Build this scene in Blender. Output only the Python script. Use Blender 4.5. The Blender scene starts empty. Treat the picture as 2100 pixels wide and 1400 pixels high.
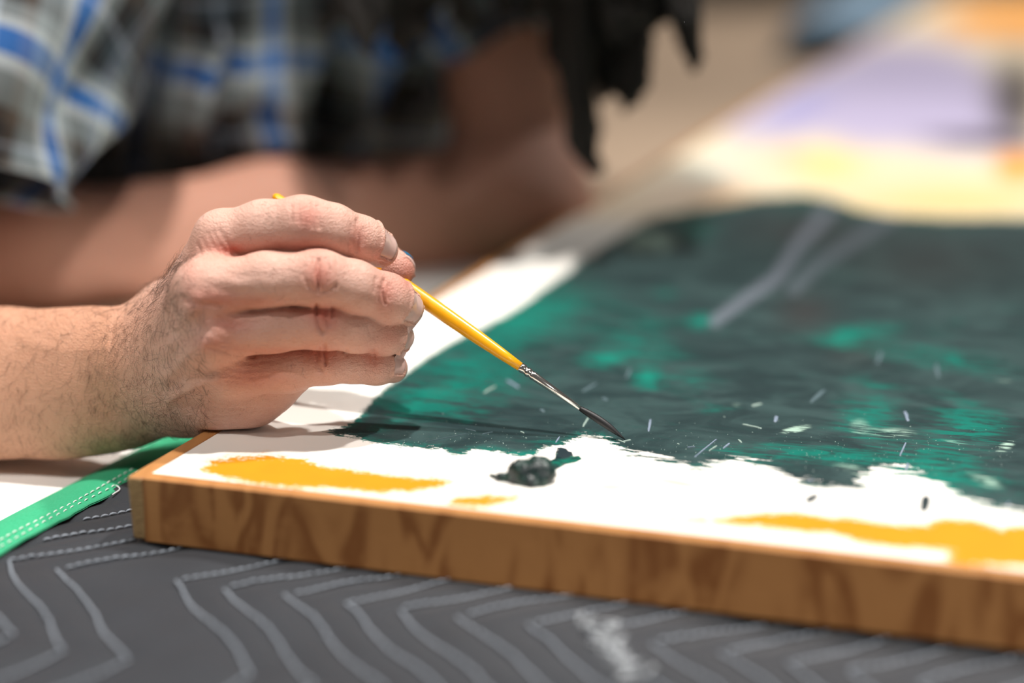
import bpy, math, random
import numpy as np
from mathutils import Vector, Matrix

random.seed(7)
RNG = np.random.default_rng(11)
scene = bpy.context.scene
COL = scene.collection

# ------------------------------------------------------------------ camera
FOCAL, SENSOR, WPX, HPX = 70.0, 36.0, 2100, 1400
FPX = FOCAL / SENSOR * WPX
PITCH = math.radians(14.3)
Z_TABLE = 0.760
Z_FABRIC = 0.766            # top of the quilted blanket
Z_PANEL = 0.7905            # top of the painted panel
CAM = np.array([0.0, 0.0, Z_PANEL + 0.227])
D_FOCUS = 0.772

cam_data = bpy.data.cameras.new('camera')
cam = bpy.data.objects.new('camera', cam_data)
COL.objects.link(cam)
cam.location = CAM
cam.rotation_euler = (math.pi / 2 - PITCH, 0, 0)
cam_data.lens = FOCAL
cam_data.sensor_width = SENSOR
cam_data.clip_start = 0.02
cam_data.clip_end = 60
cam_data.dof.use_dof = True
cam_data.dof.focus_distance = D_FOCUS
cam_data.dof.aperture_fstop = 2.5
scene.camera = cam

# ------------------------------------------------------------------ world, lights, exposure
world = bpy.data.worlds.new('studio_ambient')
scene.world = world
world.use_nodes = True
bg = world.node_tree.nodes['Background']
bg.inputs[0].default_value = (1.0, 0.96, 0.92, 1)
bg.inputs[1].default_value = 0.13
vs = scene.view_settings
vs.view_transform = 'Standard'
vs.look = 'None'
vs.gamma = 1.0
vs.exposure = 0.0
vs.use_curve_mapping = False


def spot(name, loc, target, power, cone, blend, size, color):
    d = bpy.data.lights.new(name, 'SPOT')
    o = bpy.data.objects.new(name, d)
    COL.objects.link(o)
    o.location = loc
    o.rotation_euler = (Vector(target) - Vector(loc)).to_track_quat('-Z', 'Y').to_euler()
    d.energy = power
    d.spot_size = math.radians(cone)
    d.spot_blend = blend
    d.shadow_soft_size = size
    d.color = color
    return o


spot('overhead_spot', (0.04, 0.68, 2.55), (0.0, 0.95, 0.80), 135, 62, 0.6, 0.03, (1.0, 0.95, 0.90))
spot('key_spot', (0.74, 1.02, 2.40), (0.06, 0.66, 0.79), 95, 29, 0.6, 0.03, (1.0, 0.95, 0.90))
spot('left_spot', (-0.95, -0.10, 2.40), (-0.30, 0.72, 0.79), 62, 23, 0.9, 0.03, (1.0, 0.95, 0.90))
spot('front_fill', (0.30, -0.40, 2.45), (-0.36, 1.06, 0.82), 84, 20, 1.0, 0.04, (1.0, 0.95, 0.90))  # added fill with no known source, lights the rear forearm's left end
spot('right_fill', (1.30, -0.90, 1.80), (0.30, 0.45, 0.76), 115, 15.5, 0.7, 0.04, (1.0, 0.94, 0.88))  # fill added to brighten the front strip's right part, no such lamp known
spot('far_spot', (1.55, 2.6, 2.9), (0.72, 2.15, 0.79), 260, 52, 0.6, 0.06, (1.0, 0.95, 0.90))

# ------------------------------------------------------------------ projection helpers
FWD = np.array([0, math.cos(PITCH), -math.sin(PITCH)])
UP = np.array([0, math.sin(PITCH), math.cos(PITCH)])
RIGHT = np.array([1.0, 0, 0])


def ray(px, py):
    return FWD + RIGHT * ((px - 1050) / FPX) - UP * ((py - 700) / FPX)


def P(px, py, d):
    """world point seen at a photo pixel, d metres along the optical axis"""
    return CAM + ray(px, py) * d


def G(px, py, z):
    """world point on the level plane z seen at a photo pixel"""
    r = ray(px, py)
    return CAM + r * ((z - CAM[2]) / r[2])


def to_px(w):
    q = np.asarray(w, float) - CAM
    d = q @ FWD
    return 1050 + FPX * (q @ RIGHT) / d, 700 - FPX * (q @ UP) / d, d


def c2w(v):
    """camera frame in mm (x right, y up, z towards the camera, origin at the focus distance) to world metres"""
    v = np.asarray(v, float) * 0.001
    return CAM + v[..., 0:1] * RIGHT + v[..., 1:2] * UP + (D_FOCUS - v[..., 2:3]) * FWD


def w2c(w):
    q = np.asarray(w, float) - CAM
    return np.stack([q @ RIGHT, q @ UP, D_FOCUS - q @ FWD], -1) * 1000


def K(px, py, z):
    """camera-frame mm point from a pixel and z mm towards the camera"""
    d = D_FOCUS * 1000 - z
    return np.array([(px - 1050) / FPX * d, -(py - 700) / FPX * d, z])


def nrm(v):
    v = np.asarray(v, float)
    return v / np.linalg.norm(v)


# ------------------------------------------------------------------ object helpers
def lin(r, g, b):
    def f(c):
        c /= 255.0
        return c / 12.92 if c <= 0.04045 else ((c + 0.055) / 1.055) ** 2.4
    return (f(r), f(g), f(b), 1.0)


def tag(o, label=None, cat=None, group=None, kind=None):
    if label: o['label'] = label
    if cat: o['category'] = cat
    if group: o['group'] = group
    if kind: o['kind'] = kind
    return o


def empty(name, loc, label, cat, group=None):
    o = bpy.data.objects.new(name, None)
    COL.objects.link(o)
    o.location = loc
    o.empty_display_size = 0.05
    return tag(o, label, cat, group)


def np_mesh(name, verts, faces, smooth=True):
    """verts (n,3); faces (m,k) array or list of tuples"""
    me = bpy.data.meshes.new(name)
    if isinstance(faces, np.ndarray):
        k = faces.shape[1]
        n, m = len(verts), len(faces)
        me.vertices.add(n)
        me.vertices.foreach_set('co', np.ascontiguousarray(verts, dtype=np.float32).ravel())
        me.loops.add(m * k)
        me.loops.foreach_set('vertex_index', np.ascontiguousarray(faces, dtype=np.int32).ravel())
        me.polygons.add(m)
        me.polygons.foreach_set('loop_start', np.arange(0, m * k, k, dtype=np.int32))
        me.update(calc_edges=True)
        me.validate()
    else:
        me.from_pydata([tuple(v) for v in verts], [], faces)
        me.update()
    if smooth:
        me.polygons.foreach_set('use_smooth', np.ones(len(me.polygons), dtype=bool))
    return me


def add(name, me, mat, parent=None):
    o = bpy.data.objects.new(name, me)
    COL.objects.link(o)
    if mat is not None and not me.materials:
        me.materials.append(mat)
    if parent is not None:
        o.parent = parent
        if parent.parent is None:
            o.matrix_parent_inverse = Matrix.Translation(parent.location).inverted()
    return o


def fattr(me, name, arr):
    a = me.attributes.new(name, 'FLOAT', 'POINT')
    a.data.foreach_set('value', np.ascontiguousarray(arr, dtype=np.float32))


def vattr(me, name, arr):
    a = me.attributes.new(name, 'FLOAT_VECTOR', 'POINT')
    a.data.foreach_set('vector', np.ascontiguousarray(arr, dtype=np.float32).ravel())


def cattr(me, name, arr):
    a = me.attributes.new(name, 'FLOAT_COLOR', 'POINT')
    a.data.foreach_set('color', np.ascontiguousarray(arr, dtype=np.float32).ravel())


def grid_faces(n, m, wrap=False):
    """n rows, m columns"""
    i, j = np.meshgrid(np.arange(n - 1), np.arange(m if wrap else m - 1), indexing='ij')
    j2 = (j + 1) % m
    return np.stack([i * m + j, i * m + j2, (i + 1) * m + j2, (i + 1) * m + j], -1).reshape(-1, 4)


def box_mesh(name, corners8, bevel=0.0):
    """corners: 4 bottom ccw, 4 top ccw"""
    f = [(3, 2, 1, 0), (4, 5, 6, 7), (0, 1, 5, 4), (1, 2, 6, 5), (2, 3, 7, 6), (3, 0, 4, 7)]
    me = np_mesh(name, corners8, f, smooth=False)
    if bevel:
        import bmesh
        bm = bmesh.new(); bm.from_mesh(me)
        bmesh.ops.bevel(bm, geom=list(bm.edges), offset=bevel, segments=2, affect='EDGES', profile=0.6)
        bm.to_mesh(me); bm.free()
    return me


def tube(path, radii, sides=8, cap=True):
    """tapered tube along path; returns verts, quads list"""
    path = np.asarray(path, float)
    n = len(path)
    tan = np.gradient(path, axis=0)
    tan /= np.linalg.norm(tan, axis=1)[:, None] + 1e-12
    ref = np.array([0, 0, 1.0]) if abs(tan[0][2]) < 0.9 else np.array([1.0, 0, 0])
    a = np.cross(tan, ref); a /= np.linalg.norm(a, axis=1)[:, None] + 1e-12
    b = np.cross(tan, a)
    th = np.linspace(0, 2 * np.pi, sides, endpoint=False)
    radii = np.broadcast_to(np.asarray(radii, float), (n,))
    v = path[:, None, :] + radii[:, None, None] * (np.cos(th)[None, :, None] * a[:, None, :] + np.sin(th)[None, :, None] * b[:, None, :])
    v = v.reshape(-1, 3)
    f = grid_faces(n, sides, True)
    if cap:
        v = np.vstack([v, path[:1], path[-1:]])
        c0, c1 = n * sides, n * sides + 1
        j = np.arange(sides); j2 = (j + 1) % sides
        f0 = np.stack([j2, j, np.full(sides, c0), np.full(sides, c0)], -1)
        e = (n - 1) * sides
        f1 = np.stack([e + j, e + j2, np.full(sides, c1), np.full(sides, c1)], -1)
        fl = [tuple(q) for q in f] + [tuple(q[:3]) for q in f0] + [tuple(q[:3]) for q in f1]
        return v, fl
    return v, [tuple(q) for q in f]


# ------------------------------------------------------------------ node helpers
class NT:
    def __init__(self, name):
        self.mat = bpy.data.materials.new(name)
        self.mat.use_nodes = True
        self.t = self.mat.node_tree
        self.b = self.t.nodes['Principled BSDF']

    def n(self, kind, **kw):
        nd = self.t.nodes.new(kind)
        for k, v in kw.items():
            if k.startswith('_'):
                setattr(nd, k[1:], v)
            else:
                nd.inputs[k].default_value = v
        return nd

    def l(self, a, b):
        self.t.links.new(a, b)

    def set(self, **kw):
        for k, v in kw.items():
            self.b.inputs[k.replace('_', ' ')].default_value = v

    def attr(self, name):
        return self.n('ShaderNodeAttribute', _attribute_name=name)

    def math(self, op, a, b=None, c=None, clamp=False):
        nd = self.n('ShaderNodeMath', _operation=op, _use_clamp=clamp)
        for i, s in enumerate((a, b, c)):
            if s is None: continue
            if isinstance(s, (int, float)): nd.inputs[i].default_value = s
            else: self.l(s, nd.inputs[i])
        return nd.outputs[0]

    def mix(self, fac, a, b, mode='MIX'):
        nd = self.n('ShaderNodeMix', _data_type='RGBA', _blend_type=mode)
        for i, s in ((0, fac), (6, a), (7, b)):
            if isinstance(s, (int, float)): nd.inputs[i].default_value = s
            elif isinstance(s, tuple): nd.inputs[i].default_value = s
            else: self.l(s, nd.inputs[i])
        return nd.outputs[2]

    def ramp(self, fac, lo, hi):
        nd = self.n('ShaderNodeMapRange', _interpolation_type='SMOOTHSTEP')
        self.l(fac, nd.inputs[0])
        nd.inputs[1].default_value = lo
        nd.inputs[2].default_value = hi
        return nd.outputs[0]

    def noise(self, vec, scale, detail=3.0, rough=0.5, stretch=None, dist=0.0):
        if stretch is not None:
            mp = self.n('ShaderNodeMapping')
            mp.inputs['Scale'].default_value = stretch
            self.l(vec, mp.inputs[0]); vec = mp.outputs[0]
        nd = self.n('ShaderNodeTexNoise', Scale=scale, Detail=detail, Roughness=rough, Distortion=dist)
        self.l(vec, nd.inputs['Vector'])
        return nd.outputs[0]

    def bump(self, h, strength, dist):
        nd = self.n('ShaderNodeBump', Strength=strength, Distance=dist)
        self.l(h, nd.inputs['Height'])
        self.l(nd.outputs[0], self.b.inputs['Normal'])
        return nd

    def color(self, s):
        if isinstance(s, tuple): self.b.inputs['Base Color'].default_value = s
        else: self.l(s, self.b.inputs['Base Color'])

    def pos(self):
        return self.n('ShaderNodeNewGeometry').outputs['Position']

    def obj(self):
        return self.n('ShaderNodeTexCoord').outputs['Object']


def simple(name, col, rough=0.5, noise_amt=0.15, noise_scale=40.0, metallic=0.0, spec=0.5):
    m = NT(name)
    nz = m.noise(m.obj(), noise_scale)
    dark = tuple(c * (1 - noise_amt) for c in col[:3]) + (1,)
    lite = tuple(min(1, c * (1 + noise_amt)) for c in col[:3]) + (1,)
    m.color(m.mix(nz, dark, lite))
    m.set(Roughness=rough, Metallic=metallic)
    m.b.inputs['Specular IOR Level'].default_value = spec
    return m.mat


# ------------------------------------------------------------------ directions of the panel
D1 = nrm(G(2100, 1202, Z_PANEL) - G(279, 995, Z_PANEL))      # along the front edge
D1 = nrm(np.array([D1[0] + 0.002, D1[1] - 0.004, 0]))
D2 = np.array([-D1[1], D1[0], 0])                           # along the left edge, away
ORG = G(256, 976, Z_PANEL); ORG[2] = 0


def UV(u, v, z):
    w = ORG + np.multiply.outer(u, D1) + np.multiply.outer(v, D2)
    w[..., 2] = z
    return w


# ================================================================== THE ROOM
def wood_mat(name, light, dark, scale, axis_u, axis_v, rough=0.55, contrast=1.0):
    """plain-sawn softwood; axis_u runs along the board"""
    m = NT(name)
    p = m.pos()
    du = m.n('ShaderNodeVectorMath', _operation='DOT_PRODUCT'); m.l(p, du.inputs[0]); du.inputs[1].default_value = tuple(axis_u)
    dv = m.n('ShaderNodeVectorMath', _operation='DOT_PRODUCT'); m.l(p, dv.inputs[0]); dv.inputs[1].default_value = tuple(axis_v)
    cb = m.n('ShaderNodeCombineXYZ'); m.l(du.outputs['Value'], cb.inputs[0]); m.l(dv.outputs['Value'], cb.inputs[1])
    v = cb.outputs[0]
    n1 = m.noise(v, scale, 2.0, 0.5, (1, 1.6, 1), 0.6)
    rings = m.math('FRACT', m.math('MULTIPLY', n1, 5.0))
    rg = m.math('POWER', rings, 2.2)
    fine = m.noise(v, 900, 3, 0.6, (0.05, 1, 1))
    base = m.mix(m.math('MULTIPLY', rg, contrast, clamp=True), light, dark)
    fin = m.mix(m.math('MULTIPLY', fine, 0.35), base, tuple(c * 0.55 for c in dark[:3]) + (1,))
    m.color(fin)
    m.set(Roughness=rough)
    m.bump(fine, 0.15, 0.0006)
    return m.mat


floor_mat = NT('concrete_floor')
n_ = floor_mat.noise(floor_mat.pos(), 2.5, 6, 0.6)
floor_mat.color(floor_mat.mix(n_, lin(120, 108, 96), lin(152, 140, 126)))
floor_mat.set(Roughness=0.7)
fl = add('floor', box_mesh('floor', [(-5, -4, -0.1), (6, -4, -0.1), (6, 8, -0.1), (-5, 8, -0.1), (-5, -4, 0), (6, -4, 0), (6, 8, 0), (-5, 8, 0)]), floor_mat.mat)
tag(fl, 'bare grey-beige concrete studio floor under the work table', kind='structure')
wall_mat = simple('painted_wall', lin(196, 186, 172), 0.85, 0.05, 1.5)
wl = add('wall_back', box_mesh('wall_back', [(-5, 7.9, 0), (6, 7.9, 0), (6, 8, 0), (-5, 8, 0), (-5, 7.9, 3.2), (6, 7.9, 3.2), (6, 8, 3.2), (-5, 8, 3.2)]), wall_mat)
tag(wl, 'plain beige studio wall beyond the table', kind='structure')
wl = add('wall_left', box_mesh('wall_left', [(-5, -4, 0), (-4.9, -4, 0), (-4.9, 7.9, 0), (-5, 7.9, 0), (-5, -4, 3.2), (-4.9, -4, 3.2), (-4.9, 7.9, 3.2), (-5, 7.9, 3.2)]), wall_mat)
tag(wl, 'plain beige studio wall behind the painter', kind='structure')

# ------------------------------------------------------------------ work table
tb = empty('work_table', UV(0.5, 1.0, 0), 'long tan work table that carries the large painted panel', 'table')
table_mat = NT('tan_table_top')
tn = table_mat.noise(table_mat.pos(), 6, 4, 0.6)
table_mat.color(table_mat.mix(tn, lin(160, 138, 116), lin(174, 152, 130)))
table_mat.set(Roughness=0.6)
TU0, TU1, TV0, TV1 = -0.44, 1.45, -0.46, 2.80


def uv_box(name, u0, u1, v0, v1, z0, z1, bevel=0.0):
    c = [UV(np.float64(a), np.float64(b), z) for z in (z0, z1) for a, b in ((u0, v0), (u1, v0), (u1, v1), (u0, v1))]
    return box_mesh(name, c, bevel)


add('tabletop', uv_box('tabletop', TU0, TU1, TV0, TV1, Z_TABLE - 0.03, Z_TABLE, 0.002), table_mat.mat, tb)
leg_mat = simple('table_leg_wood', lin(150, 112, 74), 0.6, 0.2, 20)
for a in (TU0 + 0.12, TU1 - 0.12):
    for b in (TV0 + 0.12, TV1 - 0.12):
        add('leg', uv_box('leg', a - 0.035, a + 0.035, b - 0.035, b + 0.035, 0, Z_TABLE - 0.03, 0.003), leg_mat, tb)
for b in (TV0 + 0.12, TV1 - 0.12):
    add('apron', uv_box('apron', TU0 + 0.155, TU1 - 0.155, b - 0.012, b + 0.012, Z_TABLE - 0.12, Z_TABLE - 0.03), leg_mat, tb)
for a in (TU0 + 0.12, TU1 - 0.12):
    add('apron', uv_box('apron', a - 0.012, a + 0.012, TV0 + 0.155, TV1 - 0.155, Z_TABLE - 0.12, Z_TABLE - 0.03), leg_mat, tb)

# ------------------------------------------------------------------ blanket frame of reference
BS = nrm(G(240, 1000, Z_FABRIC) - G(0, 1130, Z_FABRIC))     # along the bound edge, away from the camera
BT = np.array([BS[1], -BS[0], 0])                            # into the blanket
B0 = G(0, 1130, Z_FABRIC); B0[2] = 0                          # inner edge of the binding


def ST(s, t, z):
    w = B0 + np.multiply.outer(s, BS) + np.multiply.outer(t, BT)
    w[..., 2] = z
    return w


def vnoise(x, y, seed=0):
    """smooth value noise"""
    xi, yi = np.floor(x).astype(int), np.floor(y).astype(int)
    xf, yf = x - xi, y - yi
    def h(a, b):
        q = np.sin(a * 127.1 + b * 311.7 + seed * 74.7) * 43758.5453
        return q - np.floor(q)
    u, v = xf * xf * (3 - 2 * xf), yf * yf * (3 - 2 * yf)
    return (h(xi, yi) * (1 - u) + h(xi + 1, yi) * u) * (1 - v) + (h(xi, yi + 1) * (1 - u) + h(xi + 1, yi + 1) * u) * v


# white sheet of paper under the blanket
sheet_mat = simple('white_paper', lin(246, 243, 238), 0.8, 0.03, 8)
sc_ = [ST(np.float64(s), np.float64(t), z) for z in (Z_TABLE + 0.0002, Z_TABLE + 0.0012) for s, t in ((-0.22, 0.02), (0.62, 0.02), (0.62, -0.17), (-0.22, -0.17))]
sh = add('paper_sheet', box_mesh('paper_sheet', [sc_[i] for i in (3, 0, 1, 2, 7, 4, 5, 6)]), sheet_mat)
tag(sh, 'white paper sheet on the table under the forearm, left of the green binding', 'paper')

# zigzag stitch lines (polylines on the blanket plane)
V0 = G(15, 1145, Z_FABRIC)
LA = np.array([0.444, -0.896, 0]); LB = np.array([0.872, 0.49, 0]); LC = np.array([-0.55, -0.835, 0])
STEP = np.array([0.0205, -0.0068, 0])
LEG = 0.093
zig = []
for k in range(-7, 19):
    if k == 2:           # the line that is missing in the photo
        continue
    v = V0 + STEP * k
    j = (RNG.random(3) - 0.5) * 0.0025; j[2] = 0
    v = v + j
    zig.append((k, [v + LB * (LEG * 1.0), v, v + LA * LEG * 0.93, v + LA * LEG * 0.93 + LC * LEG]))


def seg_dist(px, py, a, b):
    ax, ay = a; bx, by = b
    dx, dy = bx - ax, by - ay
    t = np.clip(((px - ax) * dx + (py - ay) * dy) / (dx * dx + dy * dy + 1e-12), 0, 1)
    return np.hypot(px - ax - t * dx, py - ay - t * dy)


def fabric_z(w):
    """height of the quilted top at world xy"""
    x, y = w[..., 0], w[..., 1]
    d = np.full(x.shape, 1.0)
    for k, pts in zig:
        for a, b in zip(pts[:-1], pts[1:]):
            d = np.minimum(d, seg_dist(x, y, a[:2], b[:2]))
    puff = 1 - np.exp(-(d / 0.005) ** 1.3)
    z = Z_FABRIC - 0.0022 + 0.0016 * puff
    z = z + 0.0034 * (vnoise(x * 22 + 3, y * 16, 3) - 0.5) + 0.0008 * (vnoise(x * 70, y * 60, 5) - 0.5)
    return z


bl = empty('moving_blanket', ST(np.float64(0.3), np.float64(0.5), Z_TABLE + 0.0013), 'charcoal quilted moving blanket with zigzag white stitching under the painted panel', 'blanket')
s_ax = np.concatenate([np.arange(-0.24, 0.16, 0.002), np.linspace(0.17, 1.5, 60)])
t_ax = np.concatenate([np.arange(0.0, 0.46, 0.002), np.linspace(0.48, 1.15, 25)])
S_, T_ = np.meshgrid(s_ax, t_ax, indexing='ij')
top = ST(S_, T_, 0.0)
zt = fabric_z(top)
# under the panel the quilting is pressed flat
pu = (top - ORG) @ D1; pv = (top - ORG) @ D2
under = (pu > -0.006) & (pv > -0.004)
zt = np.where(under, np.minimum(zt, Z_FABRIC - 0.0006), zt)
top[..., 2] = zt
bot = top.copy(); bot[..., 2] = Z_TABLE + 0.0013
n_s, n_t = S_.shape
fv = np.vstack([top.reshape(-1, 3), bot.reshape(-1, 3)])
ft = grid_faces(n_s, n_t)
N0 = n_s * n_t
idx = np.arange(N0).reshape(n_s, n_t)
loop = np.concatenate([idx[:, 0], idx[-1, 1:], idx[::-1, -1][1:], idx[0, ::-1][1:-1]])
l2 = np.roll(loop, -1)
side = np.stack([loop, l2, l2 + N0, loop + N0], -1)
faces = np.vstack([ft[:, ::-1], ft + N0, side])
fab = NT('charcoal_quilt_fabric')
weave = fab.noise(fab.pos(), 2600, 2, 0.6)
blot = fab.noise(fab.pos(), 30, 3, 0.5)
fab.color(fab.mix(blot, lin(26, 30, 37), lin(38, 44, 52)))
fab.set(Roughness=0.62, Sheen_Weight=0.25, Sheen_Roughness=0.4)
fab.bump(weave, 0.4, 0.0004)
qf = add('quilted_fabric', np_mesh('quilted_fabric', fv, faces), fab.mat, bl)

thread_mat = simple('white_thread', lin(142, 150, 160), 0.7, 0.1, 300)


def stitch_geo(pts, pitch, slen, r, jitter=0.0, zfun=None, zoff=0.0004):
    """thread dashes along a polyline: flattened ellipsoid beads"""
    V, F = [], []
    base = 0
    for a, b in zip(pts[:-1], pts[1:]):
        L = np.linalg.norm(b - a); d = (b - a) / L
        n = int(L / pitch)
        for i in range(n):
            c = a + d * ((i + 0.5) * pitch)
            side_ = np.array([-d[1], d[0], 0])
            c = c + side_ * jitter * math.sin(i * 0.35 + a[0] * 90) + side_ * (random.random() - 0.5) * jitter * 0.5
            z = zfun(c) if zfun else c[2]
            rings = [(-0.5, 0.25), (-0.3, 0.9), (0, 1.0), (0.3, 0.9), (0.5, 0.25)]
            for t, rr in rings:
                h = zoff + r * 0.9 * (1 - (2 * t) ** 2)
                cc = c + d * (t * slen)
                for q in range(5):
                    th = q * 2 * math.pi / 5
                    V.append((cc[0] + side_[0] * r * rr * math.cos(th), cc[1] + side_[1] * r * rr * math.cos(th), z + h + r * rr * 0.8 * math.sin(th)))
            for s in range(4):
                for q in range(5):
                    q2 = (q + 1) % 5
                    F.append((base + s * 5 + q, base + s * 5 + q2, base + (s + 1) * 5 + q2, base + (s + 1) * 5 + q))
            F.append(tuple(base + q for q in range(4, -1, -1)))
            F.append(tuple(base + 20 + q for q in range(5)))
            base += 25
    return V, F


def fz_pt(c):
    return float(fabric_z(np.array([[c]]))[0, 0])


for k, pts in zig:
    keep = []
    # leave out stitches that run beyond the bound edge or under the panel
    def inside(c):
        t = (c - B0) @ BT; s = (c - B0) @ BS
        u = (c - ORG) @ D1; v = (c - ORG) @ D2
        return t > 0.004 and -0.235 < s and not (u > 0.002 and v > 0.004)
    dense = []
    for a, b in zip(pts[:-1], pts[1:]):
        for q in np.linspace(0, 1, 40, endpoint=False):
            dense.append(a + (b - a) * q)
    run, runs = [], []
    for c in dense:
        if inside(c): run.append(c)
        else:
            if len(run) > 3: runs.append(run)
            run = []
    if len(run) > 3: runs.append(run)
    for run in runs:
        # break the run at the corners
        pp = [run[0]]
        for c in (pts[1], pts[2]):
            if min(np.linalg.norm(c - q) for q in run) < 0.004: pp.append(c)
        pp.append(run[-1])
        pp = [q for i, q in enumerate(pp) if i == 0 or np.linalg.norm(q - pp[i - 1]) > 0.003]
        if len(pp) < 2: continue
        v_, f_ = stitch_geo([np.array(q) for q in pp], 0.0034, 0.0034, 0.00062, 0.0012, fz_pt)
        add('stitch_line', np_mesh('stitch_line', v_, f_), thread_mat, bl)

# frayed threads near the front edge
fray = []
fr0 = G(1230, 1275, Z_FABRIC)
Vf, Ff = [], []
for i in range(34):
    tt = i / 33
    c = G(1225 + 75 * tt + random.uniform(-28, 28), 1272 + 125 * tt + random.uniform(-10, 10), Z_FABRIC)
    pth = [c + np.array([random.uniform(-1, 1), random.uniform(-1, 1), 0]) * 0.0045 * q / 4 + np.array([0, 0, 0.0006 + 0.0016 * math.sin(q * 0.9 + i)]) for q in range(6)]
    v_, f_ = tube(pth, 0.00055, 5)
    o = len(Vf); Vf += [tuple(x) for x in v_]; Ff += [tuple(q + o for q in f) for f in f_]
fr = add('frayed_thread', np_mesh('frayed_thread', Vf, Ff), simple('frayed_white_thread', lin(170, 175, 180), 0.7, 0.05, 300), bl)
tag(fr, 'tangle of frayed white thread')
th = [G(238 + 8 * math.sin(q * 0.7), 1000 + q * 3.2, Z_FABRIC) + np.array([0, 0, 0.001]) for q in range(7)]
v_, f_ = tube(th, 0.00032, 6)
add('loose_thread', np_mesh('loose_thread', v_, f_), simple('loose_white_thread', lin(225, 225, 225), 0.7, 0.05, 300), bl)

# green binding
gb = NT('green_binding_felt')
gn = gb.noise(gb.pos(), 900, 3, 0.6)
gb.color(gb.mix(gn, lin(30, 150, 104), lin(66, 184, 136)))
gb.set(Roughness=0.85)
gb.bump(gn, 0.35, 0.0006)
W_BIND = 0.0285
ns, nt = 220, 14
sA = np.linspace(-0.235, 0.9, ns); tA = np.linspace(0, 1, nt)
SS, TT = np.meshgrid(sA, tA, indexing='ij')
rag = 0.0012 * (vnoise(sA * 180, sA * 0, 2) - 0.5) + 0.0012 * (vnoise(sA * 520, sA * 0, 7) - 0.5)
tt_ = TT * W_BIND - W_BIND + 0.002 + rag[:, None] * TT + 0.0006 * (vnoise(sA * 60, sA * 0, 9) - 0.5)[:, None] * (1 - TT)
zt = Z_FABRIC + 0.0004 + 0.0005 * np.sin(TT * math.pi) - 0.0042 * (1 - TT) ** 3 + 0.0005 * (vnoise(SS * 60, TT * 4, 4) - 0.5)
bt = ST(SS, tt_ * 0 , 0.0) + tt_[..., None] * BT
pu = (bt - ORG) @ D1; pv = (bt - ORG) @ D2
zt = np.where((pu > -0.006) & (pv > -0.006), np.minimum(zt, Z_FABRIC - 0.0002), zt)
bt[..., 2] = zt
bb = bt.copy(); bb[..., 2] = np.where(TT < 0.9, Z_TABLE + 0.0014, zt - 0.0006)
fv = np.vstack([bt.reshape(-1, 3), bb.reshape(-1, 3)])
ft = grid_faces(ns, nt); N0 = ns * nt
idx = np.arange(N0).reshape(ns, nt)
loop = np.concatenate([idx[:, 0], idx[-1, 1:], idx[::-1, -1][1:], idx[0, ::-1][1:-1]]); l2 = np.roll(loop, -1)
faces = np.vstack([ft[:, ::-1], ft + N0, np.stack([loop, l2, l2 + N0, loop + N0], -1)])
bd = add('edge_binding', np_mesh('edge_binding', fv, faces), gb.mat, bl)
tag(bd, 'bright green fabric edge binding')
bind_thread = simple('binding_thread', lin(226, 236, 230), 0.7, 0.05, 300)
for off, pitch, sl in ((-0.0052, 0.0042, 0.0030), (-0.0016, 0.0046, 0.0026)):
    pts = [ST(np.float64(-0.22), np.float64(off), Z_FABRIC + 0.0006), ST(np.float64(0.10), np.float64(off), Z_FABRIC + 0.0006)]
    v_, f_ = stitch_geo(pts, pitch, sl, 0.00034, 0.0005, None, 0.0002)
    sb = add('binding_stitch', np_mesh('binding_stitch', v_, f_), bind_thread, bd)
    sb.matrix_parent_inverse = Matrix.Identity(4)

# ================================================================== THE PAINTED PANEL
pn = empty('painted_panel', UV(0.61, 1.2, Z_FABRIC), 'large white-primed panel in a thin pine frame, painted with dark green, teal and orange', 'painting')
ST_W = 0.0068
PU1, PV1 = 1.22, 2.42
Z_B = Z_FABRIC
rim_wood = lin(222, 168, 104)
pine = NT('pine_strip')
p_ = pine.pos()
du = pine.n('ShaderNodeVectorMath', _operation='DOT_PRODUCT'); pine.l(p_, du.inputs[0]); du.inputs[1].default_value = tuple(D1)
dv = pine.n('ShaderNodeVectorMath', _operation='DOT_PRODUCT'); pine.l(p_, dv.inputs[0]); dv.inputs[1].default_value = tuple(D2)
sx = pine.n('ShaderNodeSeparateXYZ'); pine.l(p_, sx.inputs[0])
cb = pine.n('ShaderNodeCombineXYZ')
pine.l(pine.math('ADD', du.outputs['Value'], pine.math('MULTIPLY', dv.outputs['Value'], 0.3)), cb.inputs[0])
pine.l(sx.outputs[2], cb.inputs[1]); 
vv = cb.outputs[0]
warp = pine.noise(vv, 26, 2.0, 0.5, (1.7, 0.55, 1), 0.7)
rg = pine.math('FRACT', pine.math('MULTIPLY', warp, 4.2))
rg = pine.math('POWER', pine.math('SINE', pine.math('MULTIPLY', rg, math.pi)), 3.0)
soft = pine.noise(vv, 60, 3, 0.6)
rgs = pine.math('MULTIPLY', rg, pine.ramp(soft, 0.2, 0.5))
fine = pine.noise(vv, 1500, 2, 0.6, (0.06, 1, 1))
nz_ = pine.n('ShaderNodeSeparateXYZ'); pine.l(pine.n('ShaderNodeNewGeometry').outputs['True Normal'], nz_.inputs[0])
lit_top_fade = pine.math('SUBTRACT', 1.0, pine.math('MULTIPLY', pine.math('ABSOLUTE', nz_.outputs[2]), 0.75))   # figure faded on level faces: the rim's lit look put into colour
c1 = pine.mix(pine.math('MULTIPLY', pine.math('MULTIPLY', rgs, lit_top_fade), 0.8), lin(192, 136, 80), lin(130, 74, 26))
c2 = pine.mix(pine.math('MULTIPLY', fine, 0.3), c1, lin(120, 74, 36))
pine.color(c2)
pine.set(Roughness=0.5)
pine.bump(fine, 0.2, 0.0005)
endg = NT('pine_end_grain')
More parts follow.
